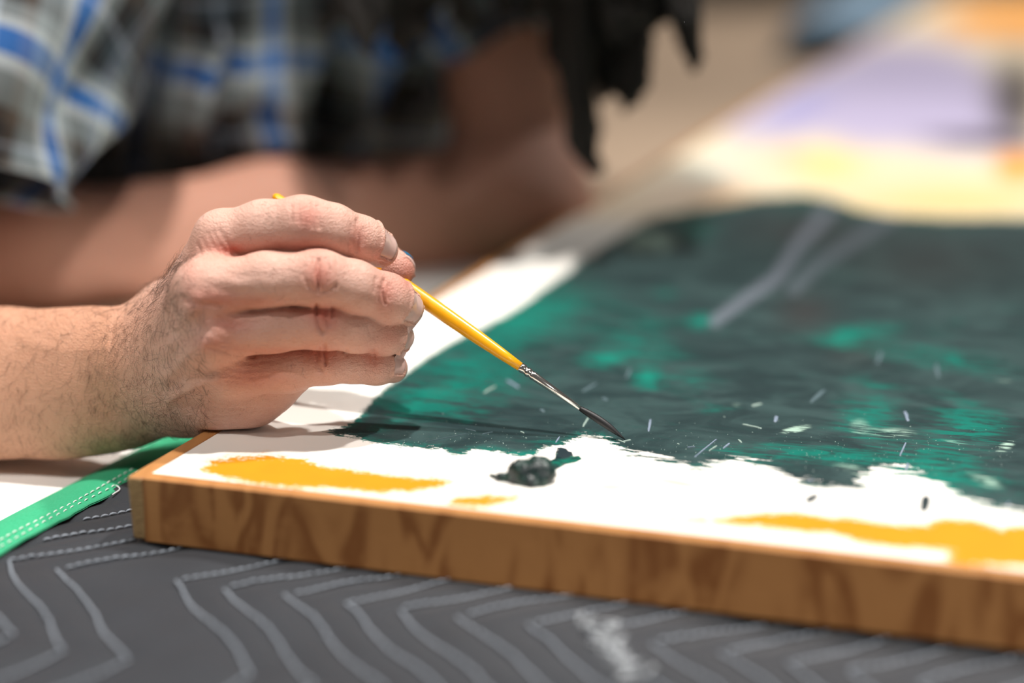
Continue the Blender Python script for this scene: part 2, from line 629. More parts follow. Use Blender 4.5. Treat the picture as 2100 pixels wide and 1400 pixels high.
en = endg.noise(endg.pos(), 500, 4, 0.7, (1, 1, 3.0))
endg.color(endg.mix(en, lin(110, 80, 46), lin(214, 178, 124)))
endg.set(Roughness=0.8)
endg.bump(en, 0.8, 0.0012)


def strip(name, u0, u1, v0, v1, rough_end=False):
    """a pine frame strip with worn corners"""
    import bmesh
    me = uv_box(name, u0, u1, v0, v1, Z_B, Z_PANEL)
    bm = bmesh.new(); bm.from_mesh(me)
    bmesh.ops.bevel(bm, geom=list(bm.edges), offset=0.0012 if rough_end else 0.0005, segments=3, affect='EDGES', profile=0.5)
    if rough_end:
        # uneven sawn end
        for v in bm.verts:
            w = np.array(v.co)
            q = (w - ORG) @ D2
            if q < v0 + 0.004:
                k = 0.0011 * (vnoise(np.array(w[2] * 700.0), np.array(q * 300), 3) - 0.3)
                v.co += Vector(tuple(D2 * float(k)))
                hz = (w[2] - Z_B) / (Z_PANEL - Z_B)
                if hz < 0.2: v.co += Vector(tuple(D1 * 0.0014 + D2 * 0.0012))
                if hz > 0.85: v.co += Vector(tuple(D1 * 0.0006))
    bm.to_mesh(me); bm.free()
    me.materials.append(pine.mat); me.materials.append(endg.mat)
    for p in me.polygons:
        if abs(np.array(p.normal) @ D2) > 0.75 and (u1 - u0) < 0.05:
            p.material_index = 1
    return add('frame_strip', me, None, pn)


strip('frame_strip', 0.0, ST_W, -0.0004, PV1, True)
strip('frame_strip', ST_W + 0.0002, PU1 - ST_W - 0.0002, 0.0, ST_W)
strip('frame_strip', PU1 - ST_W, PU1, 0.0, PV1)
strip('frame_strip', ST_W + 0.0002, PU1 - ST_W - 0.0002, PV1 - ST_W, PV1)

# ---- painted face
u_ax = np.concatenate([np.arange(ST_W, 0.50, 0.002), np.linspace(0.51, PU1 - ST_W, 26)])
v_ax = np.concatenate([np.arange(ST_W, 0.46, 0.0015), np.arange(0.46, 1.25, 0.004), np.linspace(1.26, PV1 - ST_W, 130)])
U_, V_ = np.meshgrid(u_ax, v_ax, indexing='ij')
face = UV(U_, V_, Z_PANEL - 0.0004)
FX, FY, FD = to_px(face.reshape(-1, 3))


def poly_sd(poly, x=FX, y=FY, ys=1.6):
    """signed distance (px, positive inside); the vertical is stretched to offset foreshortening"""
    poly = np.asarray(poly, float)
    d = np.full(x.shape, 1e9); inside = np.zeros(x.shape, bool)
    n = len(poly)
    for i in range(n):
        a = poly[i]; b = poly[(i + 1) % n]
        d = np.minimum(d, seg_dist(x, y * ys, (a[0], a[1] * ys), (b[0], b[1] * ys)))
        cond = (a[1] > y) != (b[1] > y)
        xx = (b[0] - a[0]) * (y - a[1]) / (b[1] - a[1] + 1e-12) + a[0]
        inside ^= cond & (x < xx)
    return np.where(inside, d, -d)


GREEN = [(668, 884), (690, 892), (735, 897), (760, 906), (800, 912), (850, 917), (905, 921), (930, 931), (948, 932), (965, 924), (1000, 923), (1025, 927),
         (1040, 932), (1075, 935), (1098, 931), (1110, 919), (1135, 917), (1160, 909), (1178, 899), (1192, 893), (1200, 891), (1232, 896),
         (1250, 905), (1265, 919), (1280, 928), (1310, 938), (1350, 946), (1385, 955), (1420, 962), (1450, 960), (1480, 952), (1510, 946), (1540, 953),
         (1571, 964), (1614, 987), (1661, 1001), (1724, 1009), (1800, 1014), (1785, 998), (1772, 982), (1790, 970), (1807, 966), (1840, 969), (1870, 976), (1913, 987),
         (1945, 1003), (1968, 1019), (2027, 1042), (2100, 1058), (2300, 1110), (2700, 1170), (3400, 1240), (4600, 1250), (4600, 520), (3400, 470), (2600, 450), (2100, 446), (1950, 446), (1830, 440), (1760, 428),
         (1700, 404), (1640, 396), (1560, 402), (1480, 416), (1400, 432), (1330, 446), (1290, 472), (1235, 505), (1180, 545), (1120, 588), (1075, 622),
         (1030, 650), (960, 682), (900, 716), (862, 742), (832, 766), (800, 790), (772, 812), (750, 838), (728, 862), (700, 876)]
ORANGE = [
    [(408, 962), (425, 948), (470, 938), (540, 934), (620, 940), (662, 955), (720, 962), (800, 974), (870, 979), (935, 985), (900, 1000), (850, 1007), (780, 1012), (720, 1005), (640, 1000), (560, 998), (500, 988), (440, 975)],
    [(918, 1030), (940, 1018), (1000, 1016), (1078, 1018), (1040, 1030), (990, 1039), (935, 1036)],
    [(1330, 1062), (1450, 1065), (1520, 1056), (1560, 1050), (1640, 1052), (1700, 1061), (1750, 1062), (1830, 1074), (1900, 1078), (1930, 1063), (2000, 1068), (2050, 1084), (2100, 1078), (2300, 1090), (2500, 1130), (2400, 1190), (2100, 1160), (1965, 1158), (1935, 1150), (1950, 1130), (1900, 1124), (1830, 1124), (1770, 1114), (1720, 1098), (1600, 1085), (1500, 1075), (1420, 1070)],
]
sdg = poly_sd(GREEN)
sdo = np.full(FX.shape, -1e9)
for pl in ORANGE: sdo = np.maximum(sdo, poly_sd(pl))


def splat(cx, cy, rx, ry, p=2.0, ang=0.0):
    c, s = math.cos(math.radians(ang)), math.sin(math.radians(ang))
    dx, dy = FX - cx, FY - cy
    a = (dx * c + dy * s) / rx; b = (-dx * s + dy * c) / ry
    return np.exp(-(a * a + b * b) ** (p / 2))


teal = np.zeros(FX.shape); pale = np.zeros(FX.shape); grey = np.zeros(FX.shape)
for cx, cy, rx, ry, am, an in [
    (1010, 690, 150, 45, .55, -25), (1090, 640, 130, 60, .65, -30), (900, 810, 130, 50, .75, -15), (1000, 780, 160, 70, .5, 0), (1200, 640, 120, 70, .35, 0),
    (1245, 735, 52, 17, 1.2, -5), (1325, 776, 30, 26, 1.2, 0), (1760, 682, 85, 20, .8, -6), (1720, 700, 35, 14, .6, 0), (1440, 658, 24, 14, 1.2, 0), (1365, 600, 40, 22, .5, 0),
    (1400, 770, 90, 40, .45, 10), (1780, 850, 70, 55, 1.0, 0), (1960, 880, 60, 55, .9, 10), (2030, 870, 60, 40, .7, 20), (1900, 970, 120, 24, .9, 12), (1700, 935, 100, 16, .6, 8), (1550, 930, 120, 16, .6, 6),
    (1900, 730, 200, 24, .5, 8), (1480, 840, 50, 14, .5, 0), (1430, 480, 45, 20, .9, 0), (1400, 450, 60, 20, .6, 0), (1650, 420, 60, 24, .4, 0), (820, 850, 70, 16, .6, -30), (1960, 960, 160, 34, .6, 15),
    (1300, 680, 200, 60, .25, 0), (1700, 930, 300, 40, .3, 0), (1900, 700, 250, 90, .25, 0), (1075, 930, 60, 6, 1.0, 0), (1120, 905, 50, 5, .6, 0), (1330, 700, 70, 50, .4, 0)]:
    teal += am * splat(cx, cy, rx, ry, 2.2, an)
for cx, cy, rx, ry, am, an in [
    (1345, 492, 62, 24, 1.0, 6), (1830, 888, 58, 14, .8, 0), (1760, 872, 30, 24, .6, 0), (1632, 880, 34, 7, 1.4, -12), (2062, 916, 24, 12, 1.0, -30), (1960, 905, 40, 12, .6, 10), (2020, 985, 50, 16, .8, 20),
    (1750, 962, 60, 14, .7, 15), (1300, 508, 50, 20, .5, 0), (1905, 470, 130, 14, .45, 0), (1830, 440, 120, 16, .5, 0), (1510, 830, 18, 8, .6, 0), (2060, 780, 26, 8, .6, 0), (1740, 740, 14, 10, .5, 0)]:
    pale += am * splat(cx, cy, rx, ry, 2.5, an)


def line_field(pts, w):
    d = np.full(FX.shape, 1e9)
    for a, b in zip(pts[:-1], pts[1:]): d = np.minimum(d, seg_dist(FX, FY, a, b))
    return np.exp(-(d / w) ** 4)


grey += 0.85 * line_field([(1466, 658), (1530, 612), (1590, 572), (1640, 500), (1700, 430)], 13) + 0.45 * line_field([(1628, 592), (1680, 540), (1760, 490), (1840, 436)], 14)
brown = 0.8 * splat(1650, 640, 60, 40) + .6 * splat(1640, 470, 120, 40) + .5 * splat(1900, 540, 160, 60) + .5 * splat(1750, 720, 60, 30)
# soft under-colours of the far end, laid on the white ground
tint = np.ones((len(FX), 4), np.float64); tint[:, :3] = lin(240, 237, 230)[:3]


def lay(mask, rgb):
    m = np.clip(mask, 0, 1)[:, None]
    tint[:, :3] = tint[:, :3] * (1 - m) + np.array(lin(*rgb)[:3]) * m


far = 1 / (1 + np.exp((FY - 452) / 9))
lay(far * 0.75, (232, 214, 178))
lay(splat(1960, 410, 260, 40, 2.5) * .9, (236, 208, 140))
lay(splat(1420, 380, 130, 40, 2.5, -20) * .8, (226, 206, 186))
lay(splat(1700, 335, 90, 40, 2.5) * .8, (244, 212, 128))
lay(splat(1450, 350, 60, 30, 2.5) * .9, (240, 240, 222))
lay(splat(1490, 402, 75, 18, 2.5) * .8, (212, 168, 128))
lay(1 / (1 + np.exp(-poly_sd([(1480, 262), (1600, 195), (1700, 130), (1790, 84), (1900, 84), (1990, 110), (2040, 150), (2120, 320), (1950, 318), (1850, 300), (1760, 300), (1680, 278), (1600, 285), (1520, 285)]) / 14)) * .95, (178, 170, 204))
lay(splat(1640, 220, 70, 30, 2.5, -28) * .7, (156, 154, 206))
lay(splat(1900, 345, 150, 26, 2.5) * .6, (226, 206, 168))
lay(splat(2030, 40, 110, 36, 3) * 1.0, (240, 158, 40))
lay(splat(2180, 40, 140, 50, 3) * 1.0, (240, 158, 40))
lay(splat(2090, 340, 55, 34, 3) * 1.0, (240, 160, 40))
lay(splat(2085, 200, 62, 95, 3) * .97, (58, 50, 52))
lay(splat(2020, 285, 125, 14, 3, 3) * .97, (52, 40, 38))
lay(splat(1620, 318, 40, 14, 2) * .5, (214, 160, 140))
lay(splat(1330, 1010, 130, 16, 2.5, 6) * .35, (250, 190, 110))
lay(splat(1390, 990, 60, 5, 2.5, 10) * .6, (245, 170, 50))
lay(splat(1250, 998, 30, 4, 2.5, 0) * .5, (245, 185, 90))

fm = np_mesh('painted_face', face.reshape(-1, 3), grid_faces(*U_.shape))
fattr(fm, 'streak', np.clip((FX - 1230) / 90, 0, 1) * np.clip((FY - 800) / 60, 0, 1)); fattr(fm, 'sd_green', sdg); fattr(fm, 'sd_orange', sdo); fattr(fm, 'teal', teal); fattr(fm, 'pale', pale); fattr(fm, 'grey', grey); fattr(fm, 'brown', brown)
cattr(fm, 'tint', tint)
vattr(fm, 'uvm', np.stack([U_.ravel(), V_.ravel(), V_.ravel() * 0], -1))
m = NT('painted_panel_surface')
uvm = m.attr('uvm').outputs['Vector']
sg = m.attr('sd_green').outputs['Fac']; so = m.attr('sd_orange').outputs['Fac']
at_t = m.attr('teal').outputs['Fac']; at_p = m.attr('pale').outputs['Fac']; at_g = m.attr('grey').outputs['Fac']; at_b = m.attr('brown').outputs['Fac']
at_c = m.attr('tint').outputs['Color']
# brush textures: fine hair lines that swirl a little
br1 = m.noise(uvm, 330, 3, 0.6, (0.22, 1, 1), 0.8)
br2 = m.noise(uvm, 900, 3, 0.65, (0.35, 0.9, 1), 1.2)
big = m.noise(uvm, 34, 4, 0.6, (0.7, 1, 1), 1.2)
spk = m.noise(uvm, 1500, 2, 0.7)
mp = m.n('ShaderNodeMapping'); mp.inputs['Rotation'].default_value = (0, 0, math.radians(-62)); mp.inputs['Scale'].default_value = (0.16, 1, 1); m.l(uvm, mp.inputs[0])
sw = m.n('ShaderNodeTexNoise', Scale=240.0, Detail=4.0, Roughness=0.62, Distortion=1.4); m.l(mp.outputs[0], sw.inputs['Vector']); swirl = sw.outputs[0]
blob = m.noise(uvm, 90, 3, 0.6, (0.6, 1, 1), 0.8)
# green cover with a dry-brush edge
e = m.math('ADD', sg, m.math('MULTIPLY', m.math('SUBTRACT', br1, 0.5), 34.0))
e = m.math('ADD', e, m.math('MULTIPLY', m.math('SUBTRACT', br2, 0.5), 40.0))
at_s = m.attr('streak').outputs['Fac']
e = m.math('ADD', e, m.math('MULTIPLY', m.math('MULTIPLY', m.math('SUBTRACT', swirl, 0.56), 130.0), at_s))
gmask = m.ramp(e, -1.2, 1.6)
# dark slate base, varied
dark = m.mix(m.ramp(big, 0.35, 0.68), lin(34, 52, 54), lin(54, 76, 76))
dark = m.mix(m.math('MULTIPLY', m.ramp(br1, 0.55, 0.8), 0.35), dark, lin(14, 74, 66))
dark = m.mix(m.math('MULTIPLY', at_b, 0.7, clamp=True), dark, lin(58, 50, 50))
# teal
tn = m.math('MULTIPLY', at_t, m.math('ADD', m.ramp(swirl, 0.36, 0.66), m.math('MULTIPLY', m.ramp(blob, 0.35, 0.65), 0.45)))
edge = m.math('SUBTRACT', 1.0, m.ramp(sg, 2.0, 26.0))
edge = m.math('MULTIPLY', edge, m.ramp(m.math('ADD', br2, m.math('MULTIPLY', big, 0.5)), 0.62, 0.95))
blob2 = m.noise(uvm, 26, 3, 0.65, (0.8, 1, 1), 1.0)
tn = m.math('ADD', tn, m.math('MULTIPLY', m.math('MULTIPLY', m.ramp(blob2, 0.5, 0.75), swirl), 0.7))
tmask = m.math('ADD', m.math('MULTIPLY', m.ramp(tn, 0.10, 1.15), 0.92), m.math('MULTIPLY', edge, 0.9), clamp=True)
green = m.mix(tmask, dark, lin(0, 112, 98))
bright = m.ramp(m.math('MULTIPLY', at_t, m.math('ADD', 0.4, br2)), 0.85, 1.5)
green = m.mix(m.math('MULTIPLY', bright, 0.6), green, lin(10, 140, 120))
pm = m.ramp(m.math('MULTIPLY', at_p, m.math('ADD', m.ramp(swirl, 0.36, 0.62), m.math('MULTIPLY', br2, 0.5))), 0.35, 1.2)
green = m.mix(pm, green, lin(166, 196, 180))
green = m.mix(m.math('MULTIPLY', at_g, 0.8, clamp=True), green, lin(118, 124, 136))
# pin-prick specks of ground showing through
sp = m.ramp(spk, 0.735, 0.76)
green = m.mix(m.math('MULTIPLY', sp, 0.7), green, lin(200, 215, 212))
# orange with a scrubbed edge
ob = m.noise(uvm, 420, 4, 0.7)
eo = m.math('ADD', so, m.math('MULTIPLY', m.math('SUBTRACT', ob, 0.5), 60.0))
eo = m.math('ADD', eo, m.math('MULTIPLY', m.math('SUBTRACT', br1, 0.5), 30.0))
omask = m.ramp(eo, -5.0, 7.0)
ohalo = m.math('MULTIPLY', m.ramp(eo, -26.0, 4.0), 0.28)
orange = m.mix(m.noise(uvm, 60, 3, 0.6), lin(208, 132, 0), lin(218, 144, 0))
ground = m.mix(ohalo, at_c, lin(236, 186, 120))
ground = m.mix(omask, ground, orange)
m.color(m.mix(gmask, ground, green))
rr = m.n('ShaderNodeMapRange'); m.l(gmask, rr.inputs[0]); rr.inputs[3].default_value = 0.7; rr.inputs[4].default_value = 0.42
m.l(rr.outputs[0], m.b.inputs['Roughness'])
m.b.inputs['Specular IOR Level'].default_value = 0.35
bh = m.math('ADD', m.math('MULTIPLY', br2, m.math('ADD', 0.2, gmask)), m.math('MULTIPLY', gmask, 0.4))
m.bump(bh, 0.28, 0.0006)
pf = add('painted_face', fm, m.mat, pn)
tag(pf, 'white primed face with dark green, teal and orange brushwork')
add('backing_board', uv_box('backing_board', ST_W, PU1 - ST_W, ST_W, PV1 - ST_W, Z_B + 0.0006, Z_PANEL - 0.0012), simple('hardboard', lin(120, 84, 52), 0.7, 0.2, 30), pn)

# paint flecks and small strokes, each a thin skin of paint
FLECKS = [(994, 803, 1016, 790, 7, 0), (1040, 778, 1062, 792, 8, 1), (1196, 800, 1222, 785, 8, 2), (1196, 872, 1206, 855, 5, 0), (1330, 882, 1334, 858, 5, 1), (1285, 772, 1292, 755, 7, 2),
          (1664, 822, 1690, 798, 9, 2), (1425, 935, 1470, 898, 3, 1), (1455, 922, 1470, 912, 4, 0), (1484, 917, 1496, 907, 4, 1), (1590, 862, 1592, 852, 8, 1), (1856, 842, 1862, 860, 8, 1),
          (1846, 932, 1858, 905, 4, 1), (1858, 962, 1862, 948, 5, 1), (1655, 985, 1668, 982, 3, 1), (1524, 868, 1560, 876, 7, 0), (1800, 742, 1806, 720, 10, 2), (1920, 745, 1924, 770, 9, 2),
          (1140, 905, 1148, 893, 3, 1), (990, 888, 1010, 884, 3, 2), (955, 878, 975, 882, 4, 2), (1515, 900, 1520, 905, 5, 0), (2066, 1035, 2070, 1028, 4, 1), (1830, 992, 1834, 988, 3, 1), (1110, 838, 1114, 842, 9, 2),
          (1238, 815, 1243, 818, 11, 2), (1068, 883, 1074, 886, 4, 0), (1390, 908, 1392, 909, 4, 0), (1280, 903, 1292, 900, 6, 0), (1268, 900, 1280, 905, 5, 0), (1410, 915, 1425, 914, 2, 1),
          (870, 905, 960, 887, 1.2, 2), (1545, 830, 1560, 826, 10, 0)]
fleck_m = [simple('fleck_cream', lin(138, 158, 150), 0.5, 0.08, 200), simple('fleck_lilac', lin(124, 138, 156), 0.5, 0.08, 200), simple('fleck_grey', lin(84, 104, 110), 0.5, 0.08, 200), simple('fleck_dark', lin(36, 50, 54), 0.5, 0.08, 200)]


def stroke_mesh(name, x0, y0, x1, y1, w, h=0.00025, seed=0):
    """irregular flat dab of paint between two photo points on the panel"""
    a = G(x0, y0, Z_PANEL)[:2]; b = G(x1, y1, Z_PANEL)[:2]
    d = b - a; L = np.linalg.norm(d) + 1e-9; d /= L; q = np.array([-d[1], d[0]])
    ww = w / FPX * 0.78
    n = 18
    rs = np.random.default_rng(seed)
    ring = []
    for i in range(n):
        th = 2 * math.pi * i / n
        c, s = math.cos(th), math.sin(th)
        ln = (L / 2) * np.sign(c) * min(1, abs(c) * 1.6) + ww * 0.4 * c
        r = 0.75 + 0.5 * rs.random()
        ring.append((a + b) / 2 + d * ln + q * s * ww * 0.5 * r)
    V = [(p[0], p[1], Z_PANEL - 0.00045) for p in ring] + [(p[0] * .9 + (a[0] + b[0]) * .05, p[1] * .9 + (a[1] + b[1]) * .05, Z_PANEL - 0.0004 + h) for p in ring]
    F = [tuple(range(n, 2 * n))] + [(i, (i + 1) % n, n + (i + 1) % n, n + i) for i in range(n)]
    return np_mesh(name, V, F, smooth=False)


for i, (x0, y0, x1, y1, w, c) in enumerate(FLECKS):
    add('paint_fleck', stroke_mesh('paint_fleck', x0, y0, x1, y1, w, seed=i), fleck_m[c], pn)
for i, (x0, y0, x1, y1, w) in enumerate([(1894, 1044, 1900, 1016, 16), (1658, 1026, 1672, 1014, 15), (740, 886, 744, 889, 14)][:2]):
    add('paint_fleck', stroke_mesh('paint_fleck', x0, y0, x1, y1, w, seed=90 + i), fleck_m[3], pn)
# tiny spatter in the focus band
Vs, Fs = [], []
for i in range(420):
    x = random.uniform(700, 2080); y = random.gauss(895 + (x - 700) * 0.03, 26)
    if float(poly_sd(GREEN, np.array([x]), np.array([y]))[0]) < 4: continue
    c = G(x, y, Z_PANEL - 0.0004); r = random.uniform(0.00007, 0.00018) * (1 + 0.6 * (random.random() < .1))
    st = random.uniform(1, 2.4); an = random.uniform(0, 3.14)
    o = len(Vs)
    for k in range(6):
        th_ = k * math.pi / 3
        ex, ey = r * st * math.cos(th_), r * math.sin(th_)
        Vs.append((c[0] + ex * math.cos(an) - ey * math.sin(an), c[1] + ex * math.sin(an) + ey * math.cos(an), c[2]))
    Vs.append((c[0], c[1], c[2] + r * 0.8))
    Fs += [(o + k, o + (k + 1) % 6, o + 6) for k in range(6)]
sp_ = add('paint_spatter', np_mesh('paint_spatter', Vs, Fs), fleck_m[0], pn)
tag(sp_, 'fine pale paint spatter', kind='stuff')

# ================================================================== IMPLICIT SURFACES
class Field:
    """signed distance grid in camera-frame mm"""
    def __init__(self, lo, hi, h):
        self.lo = np.array(lo, float); self.h = h
        self.n = np.ceil((np.array(hi) - self.lo) / h).astype(int) + 1
        self.f = np.full(self.n, 60.0, np.float32)
        self.ax = [(self.lo[i] + h * np.arange(self.n[i])).astype(np.float32) for i in range(3)]

    def box(self, lo, hi):
        a = np.clip(np.floor((np.array(lo) - self.lo) / self.h).astype(int), 0, self.n - 1)
        b = np.clip(np.ceil((np.array(hi) - self.lo) / self.h).astype(int) + 1, 1, self.n)
        return tuple(slice(a[i], max(b[i], a[i] + 1)) for i in range(3))

    def cone(self, a, b, ra, rb, k, flat=None, fs=1.0, kx=None):
        """smooth-union a tapered capsule; flat = axis along which it is squeezed by fs"""
        a = np.asarray(a, np.float32); b = np.asarray(b, np.float32)
        R = max(ra, rb) + 10 + (k if kx is None else 9)
        sl = self.box(np.minimum(a, b) - R, np.maximum(a, b) + R)
        X = self.ax[0][sl[0]][:, None, None]; Y = self.ax[1][sl[1]][None, :, None]; Z = self.ax[2][sl[2]][None, None, :]
        px, py, pz = X - a[0], Y - a[1], Z - a[2]
        ba = b - a
        t = np.clip((px * ba[0] + py * ba[1] + pz * ba[2]) / max(float(ba @ ba), 1e-6), 0, 1)
        qx, qy, qz = px - t * ba[0], py - t * ba[1], pz - t * ba[2]
        if flat is not None:
            n = nrm(flat); s = 1.0 / fs - 1.0
            dp = (qx * n[0] + qy * n[1] + qz * n[2]) * s
            qx, qy, qz = qx + dp * n[0], qy + dp * n[1], qz + dp * n[2]
        d = np.sqrt(qx * qx + qy * qy + qz * qz) - (ra + (rb - ra) * t)
        f = self.f[sl]
        kk = k if kx is None else kx(X)
        h = np.maximum(kk - np.abs(f - d), 0) / np.maximum(kk, 1e-3)
        self.f[sl] = np.minimum(f, d) - h * h * kk * 0.25

    def merge(self, other, kx, sl=None):
        """smooth-union another field defined on the same grid"""
        f, d = self.f, other.f
        kk = kx(self.ax[0][:, None, None]) if callable(kx) else kx
        h = np.maximum(kk - np.abs(f - d), 0) / np.maximum(kk, 1e-3)
        self.f = (np.minimum(f, d) - h * h * kk * 0.25).astype(np.float32)

    def sample(self, p):
        q = (np.asarray(p, float) - self.lo) / self.h
        q = np.clip(q, 0, self.n - 1.001)
        i = q.astype(int); w = q - i
        r = 0
        for dx in (0, 1):
            for dy in (0, 1):
                for dz in (0, 1):
                    ww = (w[..., 0] if dx else 1 - w[..., 0]) * (w[..., 1] if dy else 1 - w[..., 1]) * (w[..., 2] if dz else 1 - w[..., 2])
                    r = r + ww * self.f[i[..., 0] + dx, i[..., 1] + dy, i[..., 2] + dz]
        return r

    def mesh(self):
        f = self.f; s = f < 0
        c = np.zeros(self.n - 1, np.int8)
        for dx in (0, 1):
            for dy in (0, 1):
                for dz in (0, 1):
                    c += s[dx:self.n[0] - 1 + dx, dy:self.n[1] - 1 + dy, dz:self.n[2] - 1 + dz]
        mask = (c > 0) & (c < 8)
        ijk = np.argwhere(mask)
        ids = np.full(self.n - 1, -1, np.int32); ids[mask] = np.arange(len(ijk))
        acc = np.zeros((len(ijk), 3)); cnt = np.zeros(len(ijk))
        corners = [(x, y, z) for x in (0, 1) for y in (0, 1) for z in (0, 1)]
        val = {q: f[ijk[:, 0] + q[0], ijk[:, 1] + q[1], ijk[:, 2] + q[2]] for q in corners}
        for a in corners:
            for ax in range(3):
                if a[ax] == 0:
                    b = list(a); b[ax] = 1; b = tuple(b)
                    fa, fb = val[a], val[b]
                    m_ = (fa < 0) != (fb < 0)
                    t = np.where(m_, fa / np.where(m_, fa - fb, 1), 0)
                    p = np.tile(np.array(a, float), (len(ijk), 1)); p[:, ax] += t
                    acc += p * m_[:, None]; cnt += m_
        V = self.lo + self.h * (ijk + acc / cnt[:, None])
        F = []
        for ax in range(3):
            o1, o2 = [(1, 2), (2, 0), (0, 1)][ax]
            lo_ = [slice(None)] * 3; hi_ = [slice(None)] * 3
            lo_[ax] = slice(0, -1); hi_[ax] = slice(1, None)
            s0, s1 = s[tuple(lo_)], s[tuple(hi_)]
            e = np.argwhere(s0 != s1)
            ok = (e[:, o1] > 0) & (e[:, o2] > 0) & (e[:, o1] < self.n[o1] - 1) & (e[:, o2] < self.n[o2] - 1)
            e = e[ok]
            sg_ = s0[e[:, 0], e[:, 1], e[:, 2]]
            def cell(d1, d2):
                q = e.copy(); q[:, o1] -= d1; q[:, o2] -= d2
                return ids[q[:, 0], q[:, 1], q[:, 2]]
            quad = np.stack([cell(1, 1), cell(0, 1), cell(0, 0), cell(1, 0)], -1)
            quad[~sg_] = quad[~sg_][:, ::-1]
            F.append(quad)
        F = np.vstack(F)
        F = F[(F >= 0).all(1)]
        return V, F


def kpx(z):      # px per mm at z
    return FPX / (D_FOCUS * 1000 - z)


# ------------------------------------------------------------------ right hand and forearm (fine grid)
HX0 = K(-70, 700, -60)[0]
HF = Field((HX0, -82, -105), (-24, 70, 52), 0.6)


def kmcp(X):     # webbing near the knuckles, clean gaps further along the fingers
    px = 1050 + X * kpx(0)
    t = np.clip((px - 462) / 75.0, 0, 1)
    return (1 - t) * 5.0 + t * 0.25


W_ = 'wrist'
# forearm: two bones' worth of flesh side by side
wr_u, wr_l = K(318, 706, -30), K(322, 822, -34)
fa_u, fa_l = K(0, 738, -58), K(0, 846, -58)
out_u, out_l = K(-480, 720, -180), K(-480, 800, -180)
HF.cone(wr_u, fa_u, 15.5, 19.5, 10)
HF.cone(wr_l, fa_l, 15.0, 19.5, 14)
HF.cone(fa_u, out_u, 19.5, 32, 10)
HF.cone(fa_l, out_l, 19.5, 32, 14)
HF.cone(K(190, 770, -46), K(20, 790, -62), 22, 24, 14)
HF.cone(K(255, 845, -40), K(120, 862, -48), 13.5, 15, 10)
HF.cone(K(250, 735, -31), K(285, 740, -27), 13.5, 12, 9)         # wrist bones on the back
# carpus and metacarpals
MCP = {'i': (456, 489, 10), 'm': (420, 594, 22), 'r': (446, 683, 18), 'p': (486, 764, 6)}
HF.cone(K(318, 745, -26), K(372, 700, -16), 18, 15, 12)
HF.cone(K(345, 690, -24), K(*MCP['i']), 13.5, 10.4, 10)
HF.cone(K(340, 715, -16), K(*MCP['m']), 13.5, 11.4, 10)
HF.cone(K(345, 760, -18), K(*MCP['r']), 13.5, 10.8, 10)
HF.cone(K(350, 800, -22), K(*MCP['p']), 13, 9.4, 10)
# palm bulk, heel and the edge of the hand on the panel
HF.cone(K(420, 800, -26), K(485, 600, -22), 16, 17, 12)
HF.cone(K(385, 818, -24), K(512, 812, -12), 12, 11.6, 10)
HF.cone(K(450, 826, -14), K(560, 796, -6), 11.4, 8.4, 9)
HF.cone(K(510, 805, -10), K(600, 764, -1), 10.5, 8.6, 7)
HF.cone(K(352, 640, -40), K(470, 590, -46), 14, 13, 12)          # thenar, hidden side
# fingers: (px, py, z, r) at MCP, mid, PIP, mid, DIP, tip
FING = {
    'i': [(456, 489, 10, 10.3), (540, 467, 14, 10.2), (622, 460, 16, 10.3), (680, 471, 13, 9.6), (738, 492, 6, 8.8), (780, 512, -3, 7.0)],
    'm': [(420, 594, 22, 11.2), (545, 573, 24, 10.0), (655, 571, 22, 10.2), (725, 588, 18, 9.7), (792, 612, 9, 9.2), (831, 633, -1, 7.2)],
    'r': [(446, 683, 18, 10.6), (560, 671, 17, 9.2), (665, 666, 15, 8.9), (730, 676, 10, 8.4), (786, 686, 2, 7.3), (818, 691, -6, 6.0)],
    'p': [(486, 764, 6, 9.2), (590, 757, 6, 8.6), (668, 746, 4, 7.4), (725, 747, 0, 6.9), (768, 750, -4, 6.7), (805, 754, -10, 6.0)],
}
for key, pts in FING.items():
    ff = Field.__new__(Field)
    ff.lo, ff.h, ff.n, ff.ax = HF.lo, HF.h, HF.n, HF.ax
    ff.f = np.full(HF.n, 60.0, np.float32)
    for a, b in zip(pts[:-1], pts[1:]):
        ff.cone(K(*a[:3]), K(*b[:3]), a[3], b[3], 3.5)
    # knuckle pads
    q = pts[2]
    ff.cone(K(q[0] - 9, q[1] - 2, q[2] + 2.2), K(q[0] + 12, q[1], q[2] + 1.4), q[3] * 0.86, q[3] * 0.84, 4)
    q = pts[4]
    ff.cone(K(q[0] - 8, q[1] - 2, q[2] + 1.0), K(q[0] + 8, q[1] + 2, q[2] + .2), q[3] * 0.9, q[3] * 0.9, 3)
    HF.merge(ff, kmcp)
# thumb, reaching round behind to meet the fingertips
TH = [(400, 640, -44, 13), (545, 590, -50, 11.5), (690, 545, -40, 9.8), (770, 542, -29, 9.2), (812, 553, -20, 7.6)]
ff.f[:] = 60.0
for a, b in zip(TH[:-1], TH[1:]):
    ff.cone(K(*a[:3]), K(*b[:3]), a[3], b[3], 4)
HF.merge(ff, lambda X: np.clip(6 - (1050 + X * 5.3 - 480) / 40, 0.5, 6))
